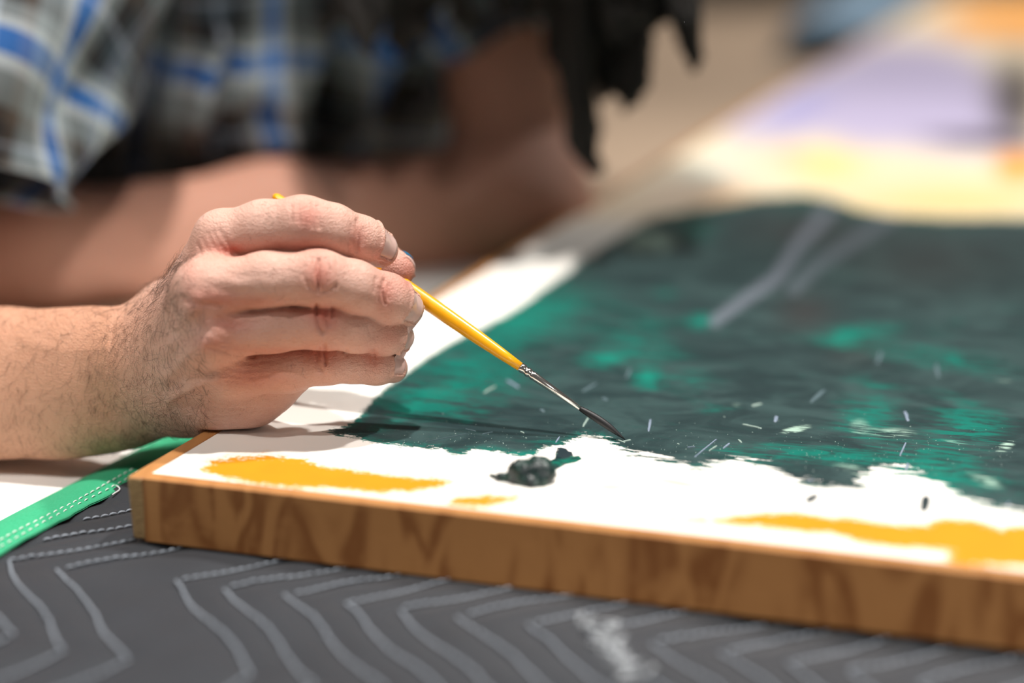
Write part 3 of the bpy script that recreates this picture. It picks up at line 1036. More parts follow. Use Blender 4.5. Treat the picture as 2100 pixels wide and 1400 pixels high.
# flatten the heel of the hand where it rests on the panel and the forearm on the table
gz = HF.ax[1][None, :, None] * 0.001 * UP[2] - (D_FOCUS - HF.ax[2][None, None, :] * 0.001) * math.sin(PITCH) + CAM[2]
gx = HF.ax[0][:, None, None] * 0.001
gy = (HF.ax[1][None, :, None] * 0.001) * UP[1] + (D_FOCUS - HF.ax[2][None, None, :] * 0.001) * math.cos(PITCH)
on_panel = ((gx - ORG[0]) * D1[0] + (gy - ORG[1]) * D1[1]) * 1000
gu = np.clip((on_panel + 6) / 6.0, 0, 1)
ground_z = (Z_TABLE + 0.0078) * (1 - gu) + (Z_PANEL + 0.0001) * gu
pl = ((ground_z - gz) * 1000).astype(np.float32)
kk = 3.0
h_ = np.maximum(kk - np.abs(HF.f - pl), 0) / kk
HF.f = np.maximum(HF.f, pl) + (h_ * h_ * kk * 0.25).astype(np.float32)

hv, hf = HF.mesh()
tmp = np_mesh('tmp', hv, hf)
hn = np.empty(len(hv) * 3, np.float32); tmp.vertices.foreach_get('normal', hn); hn = hn.reshape(-1, 3).astype(float)
bpy.data.meshes.remove(tmp)


def cam_px(v):
    d = D_FOCUS * 1000 - v[:, 2]
    return 1050 + FPX * v[:, 0] / d, 700 - FPX * v[:, 1] / d


# ------------------------------------------------------------------ fingernails
NAILGEO = []
nail = NT('fingernail')
nn = nail.noise(nail.pos(), 300, 2, 0.5)
nail.color(nail.mix(nn, lin(204, 166, 156), lin(222, 190, 180)))
nail.set(Roughness=0.28, Coat_Weight=0.2)
NAILS = {'i': (FING['i'], 12.0, 13.0, (0.80, 0.35, 0.95), -3.4), 'm': (FING['m'], 13.0, 13.5, (0.8, 0.08, 0.95), -3.2), 'r': (FING['r'], 11, 9.0, (0.9, 0.0, 0.80), -1.4), 'p': (FING['p'], 9.0, 8.0, (0.8, 0.4, 0.8), -1.6), 't': (TH, 13.0, 12.0, (0.8, 0.75, -0.5), 0.5)}
for key, (pts, wid, ln, dors, adv) in NAILS.items():
    a, b = K(*pts[-2][:3]), K(*pts[-1][:3])
    ax = nrm(b - a)
    dz = np.array(dors); dz = nrm(dz - ax * (dz @ ax)); wv = np.cross(ax, dz)
    c0 = b + ax * adv
    ns_, nt_ = 11, 13
    S1, T1 = np.meshgrid(np.linspace(-1, 1, ns_), np.linspace(-1, 1, nt_), indexing='ij')
    ang = T1 * (wid / pts[-1][3]) * 0.5
    lenf = np.where(S1 < 0, 1 - 0.16 * T1 ** 4, 1 - 0.30 * T1 ** 2) 
    along = S1 * ln / 2 * lenf
    rad = dz * np.cos(ang)[..., None] + wv * np.sin(ang)[..., None]
    # bend the ray a little forward near the tip so that the nail follows the round end
    start = c0 + ax * along[..., None] * 0.85 + rad * 16
    dirn = -rad
    t = np.zeros(S1.shape)
    for _ in range(40):
        t += np.clip(HF.sample(start + dirn * t[..., None]), -1, 4) * 0.8
    lift = 0.32 * (1 - 0.75 * np.abs(T1) ** 4) * np.clip((S1 + 1) * 1.6, 0.15, 1)
    q = start + dirn * (t - lift)[..., None]
    inner = start + dirn * (t + 0.5)[..., None]
    NAILGEO.append((key, q, inner, rad, ns_, nt_))
    bord = np.concatenate([q[:, 0], q[0, :], q[:, -1]]).reshape(-1, 3)
    bord = np.concatenate([bord, (bord[:-1] + bord[1:]) / 2])
    near = np.where(np.linalg.norm(hv - c0, axis=1) < 16)[0]
    dist = np.sqrt(((hv[near][:, None] - bord[None]) ** 2).sum(-1)).min(1)
    core = np.sqrt(((hv[near][:, None] - q[1:, 1:-1].reshape(-1, 3)[None]) ** 2).sum(-1)).min(1)
    bumpv = np.where(core < 0.9, -0.45, 0.75 * np.exp(-((dist - 0.7) / 0.75) ** 2))
    hv[near] += hn[near] * bumpv[:, None]
hx, hy = cam_px(hv)
front = np.clip(hn[:, 2] * 2.5 + 0.3, 0, 1) * (hv[:, 2] > -75)
disp = np.zeros(len(hv))


def crease(pts, depth, w):
    """w, pts in photo px; depth in mm, positive cuts in"""
    d = np.full(len(hv), 1e9)
    xs = [p[0] for p in pts]; ys = [p[1] for p in pts]
    sel = (hx > min(xs) - 40) & (hx < max(xs) + 40) & (hy > min(ys) - 40) & (hy < max(ys) + 40)
    if not sel.any(): return
    q = np.full(sel.sum(), 1e9)
    tot = len(pts) - 1
    for a, b in zip(pts[:-1], pts[1:]): q = np.minimum(q, seg_dist(hx[sel], hy[sel], a, b))
    disp[sel] -= 1.75 * depth * np.exp(-(q / w) ** 2) * front[sel]


CR = [
    ([(733, 452), (735, 470), (737, 492), (733, 515)], .55, 4), ([(720, 462), (717, 490), (716, 512)], .25, 3.5), ([(745, 470), (744, 500)], .2, 4),
    ([(598, 424), (597, 452)], .25, 5), ([(612, 420), (613, 455)], .25, 5), ([(652, 422), (656, 466)], .3, 5), ([(640, 420), (642, 465)], .2, 5),
    ([(426, 478), (436, 500), (452, 520)], .22, 3.5), ([(437, 474), (448, 496), (466, 520)], .22, 3.5), ([(414, 488), (424, 508), (436, 522)], .15, 3.5), ([(450, 472), (464, 494), (484, 519)], .3, 4.5), ([(405, 500), (412, 520)], .25, 3.5),
    ([(653, 532), (651, 555), (653, 592)], .95, 4), ([(640, 528), (628, 548), (622, 566), (632, 588), (650, 600), (672, 598), (688, 585)], .35, 4), ([(668, 530), (674, 555), (668, 590)], .35, 4.5), ([(690, 540), (694, 570), (690, 592)], .25, 4),
    ([(788, 574), (785, 596), (790, 622)], .55, 3.5), ([(796, 584), (797, 612)], .3, 3.5), ([(771, 570), (768, 598)], .3, 3.5), ([(778, 590), (777, 615)], .25, 3.5),
    ([(648, 626), (650, 655), (654, 672), (662, 684)], .7, 3.5), ([(681, 632), (680, 650), (676, 668)], .4, 3.5), ([(664, 640), (670, 660)], .35, 4), ([(672, 655), (668, 675)], .25, 4),
    ([(756, 672), (762, 690)], .22, 3.5), ([(768, 678), (770, 694)], .2, 3.5),
    ([(665, 708), (666, 728), (668, 746)], .6, 3.5), ([(655, 715), (650, 738), (660, 758)], .3, 4), ([(646, 726), (648, 748), (664, 766)], .3, 4), ([(768, 718), (769, 745)], .35, 3.5), ([(757, 722), (758, 742)], .2, 3.5), ([(708, 715), (710, 730)], .2, 3.5),
    # lines over the knuckles and the back of the hand
    ([(380, 612), (410, 622), (450, 628)], .5, 7), ([(395, 625), (440, 640), (480, 642)], .15, 6), ([(408, 640), (450, 655), (485, 668)], .16, 6), ([(412, 668), (440, 690), (475, 702)], .16, 6), ([(418, 690), (450, 708), (500, 716)], .18, 6), ([(430, 712), (470, 726), (520, 730)], .3, 5),
    ([(460, 752), (500, 760), (545, 756)], .14, 4), ([(462, 766), (505, 776), (550, 770)], .16, 4), ([(470, 780), (515, 790), (555, 782)], .14, 4), ([(478, 742), (520, 744), (560, 738)], .14, 4),
    ([(455, 655), (490, 664), (530, 660)], .35, 10), ([(430, 570), (470, 575), (500, 585)], -.2, 10), ([(480, 570), (520, 564), (560, 566)], .12, 7), ([(440, 592), (480, 600), (510, 596)], .12, 6),
    # wrist folds
    ([(232, 668), (228, 720), (222, 760)], .15, 4), ([(252, 680), (250, 720), (246, 770)], .14, 4), ([(268, 690), (262, 740)], .12, 4), ([(300, 640), (290, 680), (278, 720)], .15, 5), ([(292, 655), (280, 690)], -.15, 5),
    ([(440, 855), (500, 848), (556, 838)], .2, 3.5), ([(470, 838), (520, 838)], .2, 3.5),
    # tendons and veins (raised)
    ([(340, 720), (375, 660), (400, 620)], -.7, 18), ([(345, 765), (390, 725), (430, 695)], -.6, 17), ([(350, 815), (400, 790), (455, 772)], -.6, 13),
    ([(370, 700), (395, 735), (385, 780), (420, 810)], -.22, 13), ([(320, 760), (350, 790), (370, 840)], -.2, 13), ([(60, 700), (130, 720), (220, 715)], -.2, 14), ([(350, 680), (380, 690), (400, 720)], .25, 14),
    ([(480, 520), (500, 524)], .3, 6),
]
for pts, dep, w in CR: crease(pts, dep, w)
hv = hv + hn * disp[:, None]
# colour attributes: flush (red), tan, vein
flush = np.zeros(len(hv)); tan_ = np.zeros(len(hv))
for cx, cy, rx, ry, am in [(630, 448, 30, 30, .8), (655, 566, 32, 36, .9), (736, 488, 22, 34, .6), (790, 604, 22, 40, .75), (668, 655, 34, 28, .8), (664, 732, 34, 26, .7), (766, 736, 24, 26, .6),
                           (440, 505, 40, 30, .5), (430, 612, 55, 26, .7), (470, 664, 50, 20, .7), (440, 702, 50, 18, .55), (520, 770, 70, 26, .7), (478, 512, 30, 12, .9), (520, 618, 60, 14, .5), (790, 520, 24, 30, .5), (840, 560, 30, 40, .8),
                           (600, 505, 90, 16, .5), (640, 640, 70, 12, .5), (560, 720, 90, 10, .5), (800, 690, 30, 20, .4), (390, 560, 20, 40, .3)]:
    flush += am * np.exp(-((hx - cx) / rx) ** 2 - ((hy - cy) / ry) ** 2)
tan_ = np.clip((360 - hx) / 140, 0, 1)

# ------------------------------------------------------------------ rest of the body (coarse grid)
S_R = np.array([-0.29, 1.13, 1.06]); S_L = np.array([-0.02, 1.40, 1.07])
E_R = P(-480, 754, 0.955); E_L = P(1062, 418, 1.25)
HEAD = np.array([0.0, 1.09, 1.33]); NECK = np.array([-0.15, 1.27, 1.14])
HIP = np.array([-0.42, 1.72, 0.88])
CHEST = np.array([-0.20, 1.31, 1.03])
cpts = lambda w: w2c(np.asarray(w))
BF = Field((-900, -1080, -1350), (330, 620, -5), 7.0)


def bone(a, b, ra, rb, k=25, **kw):
    BF.cone(cpts(a), cpts(b), ra, rb, k, **kw)


bone(S_R, E_R, 46, 41)
BF.cone(fa_u, out_u, 19.5, 30, 12); BF.cone(fa_l, out_l, 19.5, 30, 14); BF.cone(K(20, 790, -62), cpts(E_R), 24, 36, 14)
bone(S_L, E_L, 50, 38)
wl_ = P(-130, 532, 1.085)
bone(E_L, P(560, 480, 1.19), 37, 39); bone(P(560, 480, 1.19), P(60, 516, 1.11), 39, 33); bone(P(60, 516, 1.11), wl_, 33, 27)
bone(P(1090, 440, 1.262), P(1075, 425, 1.25), 34, 34)
# resting left hand (beyond the left edge of the photo)
hd = nrm(wl_ - P(200, 510, 1.13)); hd[2] = 0; hd = nrm(hd); hs = np.array([-hd[1], hd[0], 0])
hb = wl_ + hd * 0.02; hb[2] = Z_TABLE + 0.024
bone(wl_, hb + hd * 0.05, 25, 22, 15)
for i_, (o_, L_) in enumerate([(-0.030, .075), (-0.010, .085), (0.011, .080), (0.030, .062)]):
    a_ = hb + hd * 0.055 + hs * o_; b_ = a_ + hd * L_ * 0.55 + np.array([0, 0, 0.002]); c_ = a_ + hd * L_ + np.array([0, 0, -0.010])
    bone(a_, b_, 12, 10.5, 6); bone(b_, c_, 10.5, 8.5, 4)
bone(hb + hs * -0.02, hb + hd * 0.055 + hs * -0.062, 14, 10, 8)
bone(S_R + (0.03, 0.03, 0), S_L - (0.03, 0.03, 0), 62, 62, 40)
bone(CHEST, HIP, 100, 92, 60); bone(S_R * .7 + S_L * .3, HIP + (0.0, -0.05, 0), 78, 76, 60); bone(S_L * .7 + S_R * .3, HIP + (0.0, 0.06, 0), 78, 76, 60)
bone(NECK, HEAD + (-0.03, 0.03, -0.05), 64, 58, 35)
fdir = nrm(np.array([0.42, -0.62, -0.66]))                         # the painter looks down at the brush
crown = HEAD - fdir * 0.02 + np.array([-0.02, 0.03, 0.03])
bone(HEAD + np.array([-0.02, 0.02, 0.02]), HEAD + fdir * 0.02, 84, 76, 30)
jaw = nrm(np.cross(np.cross(fdir, (0, 0, 1)), fdir)) * -1
bone(HEAD + fdir * 0.03, HEAD + fdir * 0.055 + jaw * 0.075, 66, 40, 30)     # jaw
bone(HEAD + fdir * 0.092 + jaw * -0.012, HEAD + fdir * 0.116 + jaw * 0.026, 8, 12, 10)   # nose
sidev = nrm(np.cross(fdir, jaw))
for sg_ in (-1, 1):
    bone(HEAD + sidev * 0.078 * sg_ + jaw * 0.0 - fdir * 0.01, HEAD + sidev * 0.082 * sg_ + jaw * 0.035, 13, 10, 8)   # ears
    bone(HEAD + fdir * 0.085 + sidev * 0.045 * sg_ - jaw * 0.03, HEAD + fdir * 0.093 + sidev * 0.015 * sg_ - jaw * 0.03, 9, 9, 12)  # brow
bone(HEAD + fdir * 0.092 + jaw * 0.058 + sidev * 0.02, HEAD + fdir * 0.092 + jaw * 0.058 - sidev * 0.02, 8, 8, 8)   # lips
for sg_ in (-1, 1):                                                 # legs down to the floor
    hp = HIP + np.array([0.05, 0.1, -0.02]) * sg_ * 0.9
    kn = hp + np.array([-0.02, 0.02, -0.42]); an_ = np.array([hp[0] - 0.06, hp[1] + 0.05, 0.07])
    bone(hp, kn, 88, 62, 40); bone(kn, an_, 60, 44, 25)
    bone(an_ + (0, 0, -0.02), an_ + np.array([0.15, -0.12, -0.035]), 38, 34, 20)
bv, bf = BF.mesh()
bx_, by_ = cam_px(bv)
tmp = np_mesh('tmp', bv, bf)
bn_ = np.empty(len(bv) * 3, np.float32); tmp.vertices.foreach_get('normal', bn_); bn_ = bn_.reshape(-1, 3)
bpy.data.meshes.remove(tmp)
# left forearm veins
bd_ = np.zeros(len(bv))
for pts in ([(120, 560), (230, 520), (330, 545), (480, 520)], [(260, 440), (330, 520), (320, 600)], [(60, 600), (180, 590), (260, 560)], [(450, 560), (560, 500), (650, 510)]):
    q = np.full(len(bv), 1e9)
    for a, b in zip(pts[:-1], pts[1:]): q = np.minimum(q, seg_dist(bx_, by_, a, b))
    bd_ += 2.6 * np.exp(-(q / 16) ** 2) * (bn_[:, 2] > 0) * (bv[:, 2] > -520)
bv = bv + bn_ * bd_[:, None]
# drop the coarse copy of the right forearm where the fine mesh covers it
cen = bv[bf].mean(1)
cpx, cpy = cam_px(cen)
drop = (cen[:, 0] > HX0 + 14) & (cen[:, 2] > -140) & (cen[:, 1] < 20)
bf = bf[~drop]
used = np.unique(bf); rm = np.full(len(bv), -1); rm[used] = np.arange(len(used))
bv = bv[used]; bf = rm[bf]
AV = np.vstack([c2w(hv), c2w(bv)]); AF = np.vstack([hf, bf + len(hv)])

painter = empty('person', (HIP[0], HIP[1], 0.0), 'painter in a blue and grey plaid shirt leaning over the panel and holding a brush', 'person')
bm_ = np_mesh('body', AV, AF)
z0 = np.zeros(len(bv))
fattr(bm_, 'flush', np.concatenate([flush, z0 + 0.25])); fattr(bm_, 'tan', np.concatenate([tan_, z0 + 0.6]))
tpos = np.clip(((AV - CHEST) @ (HIP - CHEST)) / ((HIP - CHEST) @ (HIP - CHEST)), 0, 1)
torso_d = np.linalg.norm(AV - CHEST - tpos[:, None] * (HIP - CHEST), axis=1)
clothed = ((AV[:, 2] < 0.70) | ((AV[:, 1] > 1.52) & (AV[:, 2] < 1.0)) | ((torso_d < 0.17) & (AV[:, 1] > 1.2) & (AV[:, 2] < 1.16) & (AV[:, 2] > 0.84))) & (np.arange(len(AV)) >= len(hv))
fattr(bm_, 'jeans', clothed.astype(float))
sk = NT('skin')
pp = sk.pos()
a_f = sk.attr('flush').outputs['Fac']; a_t = sk.attr('tan').outputs['Fac']
mot = sk.noise(pp, 120, 4, 0.6)
mot2 = sk.noise(pp, 700, 3, 0.6)
base = sk.mix(mot, lin(204, 156, 138), lin(224, 184, 168))
base = sk.mix(sk.math('MULTIPLY', a_t, 0.8), base, lin(190, 138, 106))
base = sk.mix(sk.math('MULTIPLY', sk.math('MULTIPLY', a_f, sk.math('ADD', 0.5, mot)), 0.72, clamp=True), base, lin(196, 104, 86))
base = sk.mix(sk.math('MULTIPLY', sk.ramp(mot2, 0.45, 0.75), 0.18), base, lin(188, 120, 100))
base = sk.mix(sk.attr('jeans').outputs['Fac'], base, lin(46, 52, 64))
sk.color(base)
sk.set(Roughness=0.46, Subsurface_Weight=0.14, Subsurface_Scale=0.003)
sk.b.inputs['Subsurface Radius'].default_value = (1.0, 0.42, 0.26)
sk.b.inputs['Specular IOR Level'].default_value = 0.38
vor = sk.n('ShaderNodeTexVoronoi', Scale=1100.0); vor.feature = 'DISTANCE_TO_EDGE'; sk.l(pp, vor.inputs['Vector'])
wr1 = sk.noise(pp, 420, 3, 0.65, (1, 1, 2.6), 0.6)
hh = sk.math('ADD', sk.math('MULTIPLY', vor.outputs['Distance'], 0.8), sk.math('MULTIPLY', wr1, 1.2))
sk.bump(hh, 0.75, 0.0007)
body = add('body', bm_, sk.mat, painter)

for key, q, inner, rad, ns_, nt_ in NAILGEO:
    v = np.vstack([q.reshape(-1, 3), inner.reshape(-1, 3)])
    gf = grid_faces(ns_, nt_); n0 = ns_ * nt_
    idx = np.arange(n0).reshape(ns_, nt_)
    loop = np.concatenate([idx[:, 0], idx[-1, 1:], idx[::-1, -1][1:], idx[0, ::-1][1:-1]]); l2 = np.roll(loop, -1)
    o = add('fingernail', np_mesh('fingernail', c2w(v), np.vstack([gf, gf[:, ::-1] + n0, np.stack([loop, l2, l2 + n0, loop + n0], -1)])), nail.mat, painter)
    if key == 't':
        s_ = q.reshape(ns_, nt_, 3)[5:10, 7:12] + rad[5:10, 7:12] * 0.35
        pm_ = np_mesh('paint_stain', c2w(s_.reshape(-1, 3)), grid_faces(5, 5))
        st_ = add('paint_stain', pm_, simple('blue_paint', lin(10, 110, 150), 0.4, 0.1, 100), o)
        tag(st_, 'blue paint on the thumbnail')
    if key == 'r':
        s_ = q.reshape(ns_, nt_, 3)[2:5, 2:5] + rad[2:5, 2:5] * 0.3
        st_ = add('paint_stain', np_mesh('paint_stain', c2w(s_.reshape(-1, 3)), grid_faces(3, 3)), simple('dark_paint', lin(50, 46, 60), 0.4, 0.1, 100), o)

# ------------------------------------------------------------------ arm hair
hair_mat = simple('arm_hair', lin(80, 56, 42), 0.5, 0.2, 300)
hx, hy = cam_px(hv)
dens = np.zeros(len(hv))
arm = (hx < 330) & (hx > -60)
dens[arm] = 0.75
dens = np.where((hx > 180) & (hx < 420) & (hy > 620) & (hy < 910), 1.5, dens)
dens = np.where((hx > 250) & (hx < 430) & (hy > 760) & (hy < 900), 1.5, dens)
dens = np.where((hx > 300) & (hx < 405) & (hy < 680) & (hy > 520), 2.1, dens)
for cx, cy, r, am in ((545, 440, 32, 1.2), (580, 560, 40, 1.0), (600, 745, 40, .9), (590, 655, 40, .5), (470, 720, 40, .5)):
    dens += am * np.exp(-((hx - cx) / r) ** 2 - ((hy - cy) / (r * 0.7)) ** 2)
dens *= (hn[:, 2] > -0.35)
pr = dens / dens.sum()
roots = RNG.choice(len(hv), 2700, p=pr)
VV, FF_ = [], []
for ri in roots:
    p0, nn_ = hv[ri], hn[ri]
    x, y = hx[ri], hy[ri]
    fing = x > 450
    flow = np.array([-0.10 if not fing else 0.6, -1.0 if y > 700 else (-0.55 if hn[ri, 1] < 0.5 else 0.25), 0.0]) + RNG.normal(0, 0.45, 3)
    flow -= nn_ * (flow @ nn_); flow = nrm(flow)
    L = RNG.uniform(3.0, 8.5) * (0.55 if fing else 1.0)
    side_ = np.cross(nn_, flow)
    curl = RNG.normal(0, 0.55)
    lift = RNG.uniform(0.12, 0.5)
    if x > 290 and y < 680: lift = RNG.uniform(0.3, 0.9)
    pth = []
    for k in range(6):
        t = k / 5
        pth.append(p0 + flow * L * t * (1 - 0.15 * t) + nn_ * (L * lift * (t - 0.75 * t * t)) + side_ * curl * L * t * t * 0.8 - nn_ * 0.1)
    r0 = RNG.uniform(0.032, 0.056)
    v_, f_ = tube(pth, [r0, r0, r0 * .9, r0 * .75, r0 * .55, r0 * .2], 3, cap=False)
    o = len(VV); VV.extend(v_); FF_.extend([tuple(i + o for i in q) for q in f_])
ah = add('arm_hair', np_mesh('arm_hair', c2w(np.array(VV)), FF_), hair_mat, painter)
tag(ah, 'short dark hairs on the forearm and wrist', kind='stuff')

# ================================================================== PAINTBRUSH
tipW = G(1283, 902, Z_PANEL - 0.0002); backW = P(560, 400, 0.7985)
bdir = nrm(tipW - backW); BL = np.linalg.norm(tipW - backW)


def along_px(px):
    """distance from the back end for a photo x on the brush axis"""
    ts = np.linspace(0, 1, 400); w = backW + np.outer(ts, tipW - backW)
    X, _, _ = to_px(w)
    return float(np.interp(px, X, ts)) * BL


brush = empty('paintbrush', tuple(tipW), 'thin yellow-handled round paintbrush with a silver ferrule and black tip held in the hand', 'paintbrush')


def lathe(name, prof, mat, parent, sides=20, axis0=None, bend=None):
    path = [backW + bdir * s for s, r in prof]
    if bend: path = [p + bend(s) for p, (s, r) in zip(path, prof)]
    v, f = tube(path, [r for s, r in prof], sides)
    return add(name, np_mesh(name, v, f), mat, parent)


s_f0 = along_px(1072); s_f1 = along_px(1190)
yel = NT('yellow_lacquer')
yn = yel.noise(yel.obj(), 180, 3, 0.5, (1, 1, 1))
yel.color(yel.mix(yn, lin(236, 158, 8), lin(250, 184, 10)))
yel.set(Roughness=0.3, Coat_Weight=0.35, Coat_Roughness=0.15)
lathe('handle', [(0, .0004), (.0006, .0013), (.0018, .0018), (.012, .0021), (.03, .0026), (along_px(760), .0030), (along_px(860), .0031), (along_px(920), .0030), (along_px(980), .0027), (along_px(1030), .0022), (s_f0, .0017)], yel.mat, brush, 20)
met = NT('bright_nickel'); met.color(lin(214, 210, 204)); met.set(Metallic=1.0, Roughness=0.16)
mn = met.noise(met.obj(), 900, 2, 0.5); met.bump(mn, 0.05, 0.0002)
pr_ = [(s_f0 - .0012, .00175), (s_f0 - .0006, .0019), (s_f0 + .0006, .0019), (s_f0 + .0011, .0016), (s_f0 + .0017, .0016), (s_f0 + .0022, .0019), (s_f0 + .0032, .0019), (s_f0 + .0037, .00155), (s_f0 + .0042, .00155), (s_f0 + .0047, .0018), (s_f0 + .0056, .0017), (s_f1, .00092)]
lathe('ferrule', pr_, met.mat, brush, 20)
bri = NT('black_bristles'); bnz = bri.noise(bri.obj(), 1500, 2, 0.6); bri.color(bri.mix(bnz, lin(6, 7, 9), lin(18, 18, 21))); bri.set(Roughness=0.5)
LB_ = BL - s_f1
nb = 12
prb = [(s_f1 - 0.001 + (LB_ + 0.0008) * i / (nb - 1), r) for i, r in enumerate([.0008, .0011, .00128, .0014, .00148, .0015, .00146, .00136, .00118, .0009, .00052, .00012])]
lathe('bristles', prb, bri.mat, brush, 14, None, lambda s: np.array([0, 0, 0.0007 * math.sin(max(0, (s - s_f1) / LB_) * math.pi)]))

# ================================================================== THICK PAINT DAB (part of the painting)
dab_mat = NT('wet_dark_green_paint')
dn = dab_mat.noise(dab_mat.pos(), 260, 3, 0.6, None, 0.8)
dab_mat.color(dab_mat.mix(dab_mat.ramp(dn, 0.4, 0.7), lin(14, 30, 32), lin(30, 66, 56)))
dab_mat.set(Roughness=0.36)
dn2 = dab_mat.noise(dab_mat.pos(), 420, 3, 0.6, None, 0.6); dab_mat.bump(dn2, 0.35, 0.001)


def GP(px, py, h):       # camera-mm point standing h mm above the panel, seen at px,py
    return w2c(G(px, py, Z_PANEL + h * 0.001))


cg = w2c(G(1090, 968, Z_PANEL))
DF = Field(cg - np.array([24, 14, 26]), cg + np.array([24, 16, 22]), 0.35)
for a, b, ra, rb in [((1068, 966, 3.4), (1114, 968, 3.2), 5.0, 4.8), ((1064, 958, 5.0), (1108, 957, 5.0), 3.0, 3.0), ((1072, 950, 5.6), (1104, 951, 5.4), 2.0, 2.0), ((1082, 984, 1.0), (1110, 986, 1.2), 3.2, 2.4), ((1066, 980, .6), (1024, 980, .5), 2.6, 1.2), ((1028, 980, .5), (1004, 973, .3), 1.2, .4), ((1112, 975, 1.2), (1140, 974, .3), 2.2, .5), ((1095, 948, 2.4), (1120, 952, 2), 2.6, 2.0), ((1060, 985, .4), (1090, 990, .8), 2.0, 2.4)]:
    DF.cone(GP(*a), GP(*b), ra, rb, 1.6)
DV, DFc = DF.mesh()
DW = c2w(DV)
nz = 1.6 * (vnoise(DW[:, 0] * 230, DW[:, 1] * 230, 3) - 0.5) + 0.5 * (vnoise(DW[:, 0] * 900 + DW[:, 2] * 700, DW[:, 1] * 900, 8) - 0.5)
DW[:, 2] += nz * 0.0016 * np.clip((DW[:, 2] - Z_PANEL) / 0.003, 0, 1)
DW[:, 2] = np.maximum(DW[:, 2], Z_PANEL - 0.0008)
db = add('paint_dab', np_mesh('paint_dab', DW, DFc), dab_mat.mat, pn)
tag(db, 'thick glossy dab of dark green paint')
smear_mat = NT('green_paint_smear')
sn = smear_mat.noise(smear_mat.pos(), 700, 3, 0.6, (0.5, 1, 1))
smear_mat.color(smear_mat.mix(smear_mat.ramp(sn, 0.42, 0.6), lin(28, 48, 52), lin(0, 118, 96)))
smear_mat.set(Roughness=0.3); smear_mat.bump(sn, 0.4, 0.0006)


def skin_poly(name, pts, h, mat):
    """flat patch of paint with real thickness from a photo outline on the panel"""
    ring = [G(x, y, Z_PANEL)[:2] for x, y in pts]
    c = np.mean(ring, axis=0); n = len(ring)
    V = [(p[0], p[1], Z_PANEL - 0.00045) for p in ring] + [(p[0] * .93 + c[0] * .07, p[1] * .93 + c[1] * .07, Z_PANEL - .0004 + h) for p in ring]
    F = [tuple(range(n - 1, -1, -1)), tuple(range(n, 2 * n))] + [(i, (i + 1) % n, n + (i + 1) % n, n + i) for i in range(n)]
    return add('paint_smear', np_mesh(name, V, F, smooth=False), mat, pn)


skin_poly('paint_smear', [(1112, 952), (1130, 944), (1138, 940), (1140, 930), (1150, 934), (1168, 937), (1190, 935), (1194, 939), (1180, 946), (1160, 950), (1148, 957), (1130, 966), (1116, 970)], 0.0007, smear_mat.mat)
skin_poly('paint_smear', [(1142, 921), (1150, 920), (1162, 923), (1166, 928), (1174, 930), (1176, 935), (1168, 940), (1150, 943), (1138, 940), (1144, 934), (1139, 929), (1146, 926)], 0.0011, simple('slate_paint', lin(34, 50, 56), 0.35, 0.2, 500))

# ================================================================== SHIRT
def plaid(name):
    m = NT(name)
    uv = m.attr('cloth').outputs['Vector']
    sp_ = m.n('ShaderNodeSeparateXYZ'); m.l(uv, sp_.inputs[0])
    dk, sl, gy, wt, bl_, tp = lin(22, 21, 22), lin(48, 66, 78), lin(136, 146, 148), lin(206, 216, 220), lin(12, 112, 200), lin(84, 72, 62)
    wt2 = lin(150, 160, 176)
    stops = [(0.0, bl_), (0.13, wt), (0.20, gy), (0.38, tp), (0.47, dk), (0.60, wt2), (0.635, sl), (0.74, dk), (0.86, gy), (0.95, wt)]

    def band(s):
        fr_ = m.math('FRACT', m.math('MULTIPLY', s, 1 / 0.088))
        r = m.n('ShaderNodeValToRGB')
        r.color_ramp.interpolation = 'CONSTANT'
        el = r.color_ramp.elements
        el[0].position = 0.0; el[0].color = stops[0][1]
        el[1].position = stops[1][0]; el[1].color = stops[1][1]
        for p_, c_ in stops[2:]:
            q = el.new(p_); q.color = c_
        m.l(fr_, r.inputs[0])
        return r.outputs[0]
    c = m.mix(0.5, band(sp_.outputs[0]), band(sp_.outputs[1]))
    fz = m.noise(uv, 3000, 2, 0.6)
    m.color(m.mix(m.math('MULTIPLY', fz, 0.2), c, lin(30, 30, 34)))
    m.set(Roughness=0.85, Sheen_Weight=0.1)
    m.bump(fz, 0.3, 0.0006)
    return m.mat


shirt_mat = plaid('plaid_flannel')


def catmull(vals, ts, t):
    """smooth interpolation of control rows"""
    vals = np.asarray(vals, float); out = []
    for x in t:
        i = int(np.clip(np.searchsorted(ts, x) - 1, 0, len(ts) - 2))
        w = (x - ts[i]) / (ts[i + 1] - ts[i])
        p0, p1, p2, p3 = vals[max(i - 1, 0)], vals[i], vals[i + 1], vals[min(i + 2, len(vals) - 1)]
        out.append(0.5 * (2 * p1 + (p2 - p0) * w + (2 * p0 - 5 * p1 + 4 * p2 - p3) * w * w + (3 * p1 - p0 - 3 * p2 + p3) * w ** 3))
    return np.array(out)


# torso: closed rings, each given by left/front/right/back control points (world)
def ring_ctrl(xl, yl, dl, xm, ym, dm, xr, yr, dr, back):
    L_, M_, R_ = P(xl, yl, dl), P(xm, ym, dm), P(xr, yr, dr)
    Bv = np.array(back)
    return [L_, L_ * .45 + M_ * .55 + FWD * -0.016, M_, M_ * .55 + R_ * .45 + FWD * -0.016, R_, R_ * .5 + Bv * .5 + (Bv - (L_ + R_) / 2) * .22, Bv, L_ * .5 + Bv * .5 + (Bv - (L_ + R_) / 2) * .22]


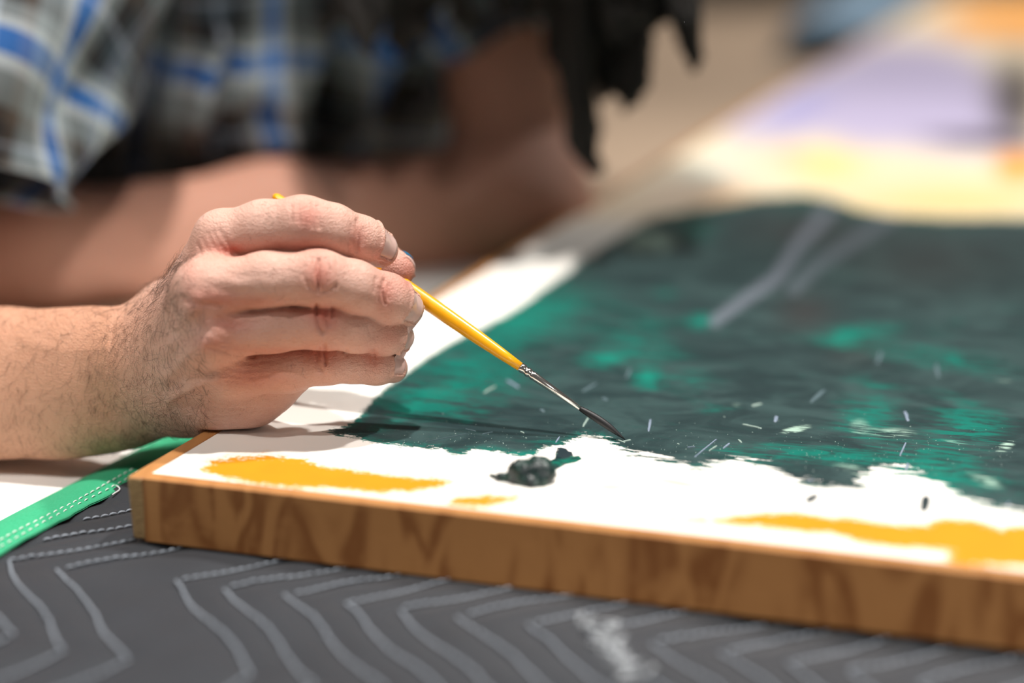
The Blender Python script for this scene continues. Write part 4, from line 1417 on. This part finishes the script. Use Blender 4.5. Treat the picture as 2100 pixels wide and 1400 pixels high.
rings = [
    ring_ctrl(300, -760, 1.20, 520, -700, 1.13, 790, -770, 1.27, NECK + (-.06, .07, .05)),
    ring_ctrl(-70, -600, 1.10, 430, -470, 1.09, 1080, -640, 1.37, NECK + (-.15, .15, -.01)),
    ring_ctrl(-90, -220, 1.18, 430, -200, 1.12, 1010, -230, 1.36, HIP * .3 + CHEST * .7 + (-.14, .13, .12)),
    ring_ctrl(-60, 0, 1.22, 430, 10, 1.15, 1010, -20, 1.33, HIP * .45 + CHEST * .55 + (-.14, .13, .13)),
    ring_ctrl(-60, 160, 1.26, 430, 150, 1.16, 990, 70, 1.35, HIP * .6 + CHEST * .4 + (-.14, .13, .13)),
    ring_ctrl(-40, 290, 1.30, 430, 268, 1.175, 950, 140, 1.37, HIP * .7 + CHEST * .3 + (-.14, .13, .13)),
    ring_ctrl(0, 385, 1.36, 420, 335, 1.22, 930, 225, 1.42, HIP * .8 + CHEST * .2 + (-.11, .10, .12)),
    ring_ctrl(0, 410, 1.46, 400, 380, 1.36, 960, 330, 1.50, HIP * .9 + CHEST * .1 + (-.11, .10, .10)),
    ring_ctrl(0, 420, 1.56, 380, 420, 1.50, 900, 410, 1.62, HIP + (-.11, .11, .06)),
]
ctrl = np.array(rings)                                   # R x 8 x 3
NR, NC = 90, 240
ts = np.linspace(0, 1, len(rings))
rows = catmull(ctrl, ts, np.linspace(0, 1, NR))           # NR x 8 x 3
cyc = np.concatenate([rows[:, -2:], rows, rows[:, :3]], 1)
tc = np.arange(-2, 11)
colt = np.linspace(0, 8, NC, endpoint=False)
tor = np.stack([catmull(np.swapaxes(cyc, 0, 1), tc, colt)], 0)[0]    # NC x NR x 3
tor = np.swapaxes(tor, 0, 1)
# cloth coordinates: arc length round and along
du_ = np.linalg.norm(np.diff(tor[30], axis=0), axis=1); ulen = np.concatenate([[0], np.cumsum(du_)])
dv_ = np.linalg.norm(np.diff(tor[:, 60], axis=0), axis=1); vlen = np.concatenate([[0], np.cumsum(dv_)])
UU, VVv = np.meshgrid(ulen, vlen)
px_, py_, _ = to_px(tor.reshape(-1, 3))
px_ = px_.reshape(NR, NC); py_ = py_.reshape(NR, NC)
# folds: ridges running down and slightly to the left, in the cloth
fold = np.zeros((NR, NC))
frontm = (np.cos((colt - 2) / 8 * 2 * np.pi) > 0.05)[None, :]
for x0, y0, x1, y1, w, am in [(300, -40, 215, 300, 26, 16), (345, 0, 270, 330, 22, -12), (440, 60, 385, 300, 18, 10), (490, 40, 450, 300, 16, -7), (160, -60, 60, 180, 30, 14), (220, -40, 130, 220, 24, -14), (650, 20, 560, 300, 30, 10), (720, 60, 640, 300, 26, -12), (800, 60, 700, 260, 24, 10), (880, 60, 800, 240, 22, -10), (930, 40, 880, 200, 20, 8), (60, 200, 20, 380, 30, 10), (540, 230, 330, 330, 22, -8), (600, 250, 480, 320, 18, 6)]:
    d = seg_dist(px_, py_, (x0, y0), (x1, y1))
    fold += am * np.exp(-(d / w) ** 2)
fold += 5 * (vnoise(UU * 22, VVv * 9, 3) - 0.5)
cen_ = tor.mean(1, keepdims=True)
outw = tor - cen_; outw /= np.linalg.norm(outw, axis=2, keepdims=True)
tor = tor + outw * (fold * frontm * 0.0016)[..., None]


def cloth_obj(name, pts, uu, vv, wrap, thick, mat, parent):
    n, mm = pts.shape[:2]
    me = np_mesh(name, pts.reshape(-1, 3), grid_faces(n, mm, wrap))
    vattr(me, 'cloth', np.stack([uu.ravel(), vv.ravel(), 0 * uu.ravel()], -1))
    o = add(name, me, mat, parent)
    so_ = o.modifiers.new('thickness', 'SOLIDIFY'); so_.thickness = thick; so_.offset = 0
    return o


shirt = cloth_obj('shirt', tor, UU - 0.044, VVv + 0.011, True, 0.0015, shirt_mat, painter)
tag(shirt, 'loose plaid flannel shirt in blue, grey and black')


def sleeve(name, path, radii, seed, shift, twist=0.0, n=46, m_=72):
    path = np.asarray(path, float)
    t_ = np.linspace(0, 1, n)
    pc = catmull(path, np.linspace(0, 1, len(path)), t_); rc = catmull(np.asarray(radii)[:, None], np.linspace(0, 1, len(path)), t_)[:, 0]
    tg = np.gradient(pc, axis=0); tg /= np.linalg.norm(tg, axis=1)[:, None]
    a = np.cross(tg, np.array([0.2, 1.0, 0.1])); a /= np.linalg.norm(a, axis=1)[:, None]; b = np.cross(tg, a)
    th = np.linspace(0, 2 * np.pi, m_, endpoint=False)
    T2, H2 = np.meshgrid(t_, th, indexing='ij')
    L = np.linalg.norm(np.diff(pc, axis=0), axis=1).sum()
    fr_ = 0.012 * (vnoise(T2 * 7 + np.cos(H2) * 2.2, np.sin(H2) * 2.2 + T2 * 3, seed) - 0.5) + 0.010 * np.sin(H2 * 3 + T2 * 9 + seed) * np.sin(T2 * math.pi) + 0.006 * np.sin(H2 * 5 - T2 * 16 + seed)
    r_ = rc[:, None] + fr_
    pts = pc[:, None] + r_[..., None] * (np.cos(H2)[..., None] * a[:, None] + np.sin(H2)[..., None] * b[:, None])
    uu = H2 * np.mean(rc) + shift[0] + twist * T2; vv = T2 * L + shift[1]
    return cloth_obj(name, pts, uu, vv, True, 0.0015, shirt_mat, painter)


sl_r = sleeve('sleeve', [S_R + (0.10, 0.06, 0.04), S_R + (0.035, 0.0, 0.0), P(60, -120, 1.07), P(-40, 160, 1.03), P(-90, 360, 1.02)], [.085, .088, .076, .066, .058], 3, (0.02, 0.0), 0.05)
tag(sl_r, 'wide plaid sleeve')
sl_l = sleeve('sleeve', [S_L + (-0.10, -0.03, 0.03), S_L + (-0.03, -0.01, 0.0), S_L * .6 + E_L * .4, P(1070, 150, 1.275)], [.085, .078, .066, .057], 5, (0.03, 0.01))

# ================================================================== DREADLOCKS
lock_mat = NT('dreadlock_hair')
ln_ = lock_mat.noise(lock_mat.obj(), 500, 4, 0.7, None, 1.0)
lock_mat.color(lock_mat.mix(ln_, lin(9, 6, 4), lin(36, 25, 16)))
lock_mat.set(Roughness=0.6)
lock_mat.bump(ln_, 0.9, 0.003)
LOCKS = [(1214, 356, 1.10, 8.5), (1204, 300, 1.12, 9), (1238, 205, 1.12, 9), (1292, 226, 1.09, 8.5), (1268, 190, 1.11, 9), (1330, 138, 1.09, 8), (1308, 110, 1.12, 9), (1412, 148, 1.07, 8), (1398, 96, 1.09, 8), (1350, 60, 1.1, 9), (1190, 240, 1.13, 9),
         (1160, 150, 1.14, 9), (1225, 120, 1.09, 9), (1255, 90, 1.07, 9), (1370, 30, 1.11, 9), (1290, 60, 1.07, 9), (1100, 60, 1.16, 9), (1130, 20, 1.12, 9), (1040, 30, 1.15, 9), (745, 112, 1.05, 7), (725, 40, 1.06, 8), (700, 40, 1.07, 8), (765, 96, 1.08, 8), (790, 60, 1.06, 8), (832, 120, 1.1, 8), (870, 70, 1.12, 8), (930, 60, 1.14, 8), (850, 90, 1.08, 8), (900, 20, 1.1, 9), (980, -20, 1.1, 9), (800, -10, 1.1, 8), (1180, 10, 1.08, 10), (1320, -20, 1.05, 9), (1215, 0, 1.13, 10), (1240, 40, 1.15, 10), (1345, -40, 1.14, 9)]
for q_ in range(34):
    LOCKS.append((820 + 17 * q_ + random.uniform(-15, 15), random.uniform(-330, -60), random.choice([1.0, 1.03, 1.06, 1.12, 1.17, 1.2]), 9))
for i, (x, y, d, r) in enumerate(LOCKS):
    end = P(x, y, d)
    n = 34
    rs = np.random.default_rng(40 + i)
    tx = np.clip((x - 1080) / 350, -1, 1)
    rootp = HEAD + np.array([0.0, 0.02, 0.03]) + nrm(np.array([tx * 1.0, (d - 1.09) * 8 - 0.1, 0.35])) * 0.088
    ctrlp = [rootp - (rootp - HEAD) * 0.2, rootp + (rootp - HEAD) * 0.25, (rootp * .62 + end * .38) * [1, 1, 0] + np.array([(end[0] - rootp[0]) * .35, (end[1] - rootp[1]) * .35, rootp[2] * .66 + end[2] * .34 + 0.01]), end + [rs.normal(0, .004), rs.normal(0, .004), 0.07], end]
    pth = catmull(ctrlp, np.linspace(0, 1, 5), np.linspace(0, 1, n))
    pth[:, 0] += 0.0035 * np.sin(np.linspace(0, 14, n) + i); pth[:, 1] += 0.0035 * np.cos(np.linspace(0, 11, n) + i * 2)
    t = np.linspace(0, 1, n)
    rr_ = r * 0.001 * (0.95 + 0.18 * rs.normal(0, 1, n) * 0.6 + 0.12 * np.sin(t * 40 + i)) * np.clip((1 - t) * 9 + 0.22, 0, 1)
    v, f = tube(pth, rr_, 9)
    v = v + rs.normal(0, 0.0007, v.shape)
    add('dreadlock', np_mesh('dreadlock', v, f), lock_mat.mat, painter)
# hair cap on the skull
th = np.linspace(0, 2 * np.pi, 40, endpoint=False); ph = np.linspace(0.02, 1.75, 18)
PH, TH2 = np.meshgrid(ph, th, indexing='ij')
upv = nrm(-fdir * 0.55 - jaw * 0.9); e1 = nrm(np.cross(upv, fdir)); e2 = np.cross(upv, e1)
cap = HEAD + np.array([-0.015, 0.02, 0.018]) + 0.096 * (np.cos(PH)[..., None] * upv + np.sin(PH)[..., None] * (np.cos(TH2)[..., None] * e1 + np.sin(TH2)[..., None] * e2))
cap += (RNG.random(cap.shape) - 0.5) * 0.006
add('hair_cap', np_mesh('hair_cap', cap.reshape(-1, 3), grid_faces(18, 40, True)), lock_mat.mat, painter)
for sg_ in (-1, 1):
    c = HEAD + fdir * 0.084 + sidev * 0.031 * sg_ - jaw * 0.008
    th = np.linspace(0, 2 * np.pi, 16, endpoint=False); ph = np.linspace(0.02, np.pi - 0.02, 10)
    PH, T3 = np.meshgrid(ph, th, indexing='ij')
    v = c + 0.0115 * np.stack([np.sin(PH) * np.cos(T3), np.sin(PH) * np.sin(T3), np.cos(PH)], -1)
    add('eye', np_mesh('eye', v.reshape(-1, 3), grid_faces(10, 16, True)), simple('eye_white', lin(228, 222, 214), 0.25, 0.05, 50), painter)

# ================================================================== FOLDED CLOTH BESIDE THE PANEL (far left side of it)
cl_mat = NT('blue_grey_cloth')
cn_ = cl_mat.noise(cl_mat.pos(), 30, 3, 0.6)
cl_mat.color(cl_mat.mix(cn_, lin(104, 134, 160), lin(140, 166, 186)))
cl_mat.set(Roughness=0.85)
cn2 = cl_mat.noise(cl_mat.pos(), 900, 2, 0.6); cl_mat.bump(cn2, 0.4, 0.001)
cv0 = (G(1665, 128, Z_TABLE) - ORG) @ D2
cu1 = -0.012
fc = empty('folded_cloth', UV(np.float64(-0.09), np.float64(cv0 + 0.25), Z_TABLE), 'blue-grey folded cloth lying on the table against the far left edge of the panel', 'cloth')
for li in range(4):
    nu, nv = 24, 40
    w0, L0 = 0.10 - li * 0.004, 0.80 - li * 0.012
    uu = np.linspace(-0.5, 0.5, nu); vvv = np.linspace(-0.5, 0.5, nv)
    A, B_ = np.meshgrid(uu, vvv, indexing='ij')
    zc = Z_TABLE + 0.0005 + li * 0.0125
    hgt = 0.0118 * (1 - np.abs(2 * A) ** 8 * 0.8) * (1 - np.abs(2 * B_) ** 10 * 0.7) + 0.0015 * (vnoise(A * 8 + li, B_ * 9, li) - 0.5)
    topp = UV(cu1 - w0 / 2 + A * w0 + 0.002 * (li % 2), cv0 + 0.40 + B_ * L0, 0.0); topp[..., 2] = zc + np.maximum(hgt, 0.002)
    bot_ = topp.copy(); bot_[..., 2] = zc
    fv = np.vstack([topp.reshape(-1, 3), bot_.reshape(-1, 3)]); gf = grid_faces(nu, nv); n0 = nu * nv
    idx = np.arange(n0).reshape(nu, nv)
    loop = np.concatenate([idx[:, 0], idx[-1, 1:], idx[::-1, -1][1:], idx[0, ::-1][1:-1]]); l2 = np.roll(loop, -1)
    add('fold', np_mesh('fold', fv, np.vstack([gf[:, ::-1], gf + n0, np.stack([loop, l2, l2 + n0, loop + n0], -1)])), cl_mat.mat, fc)
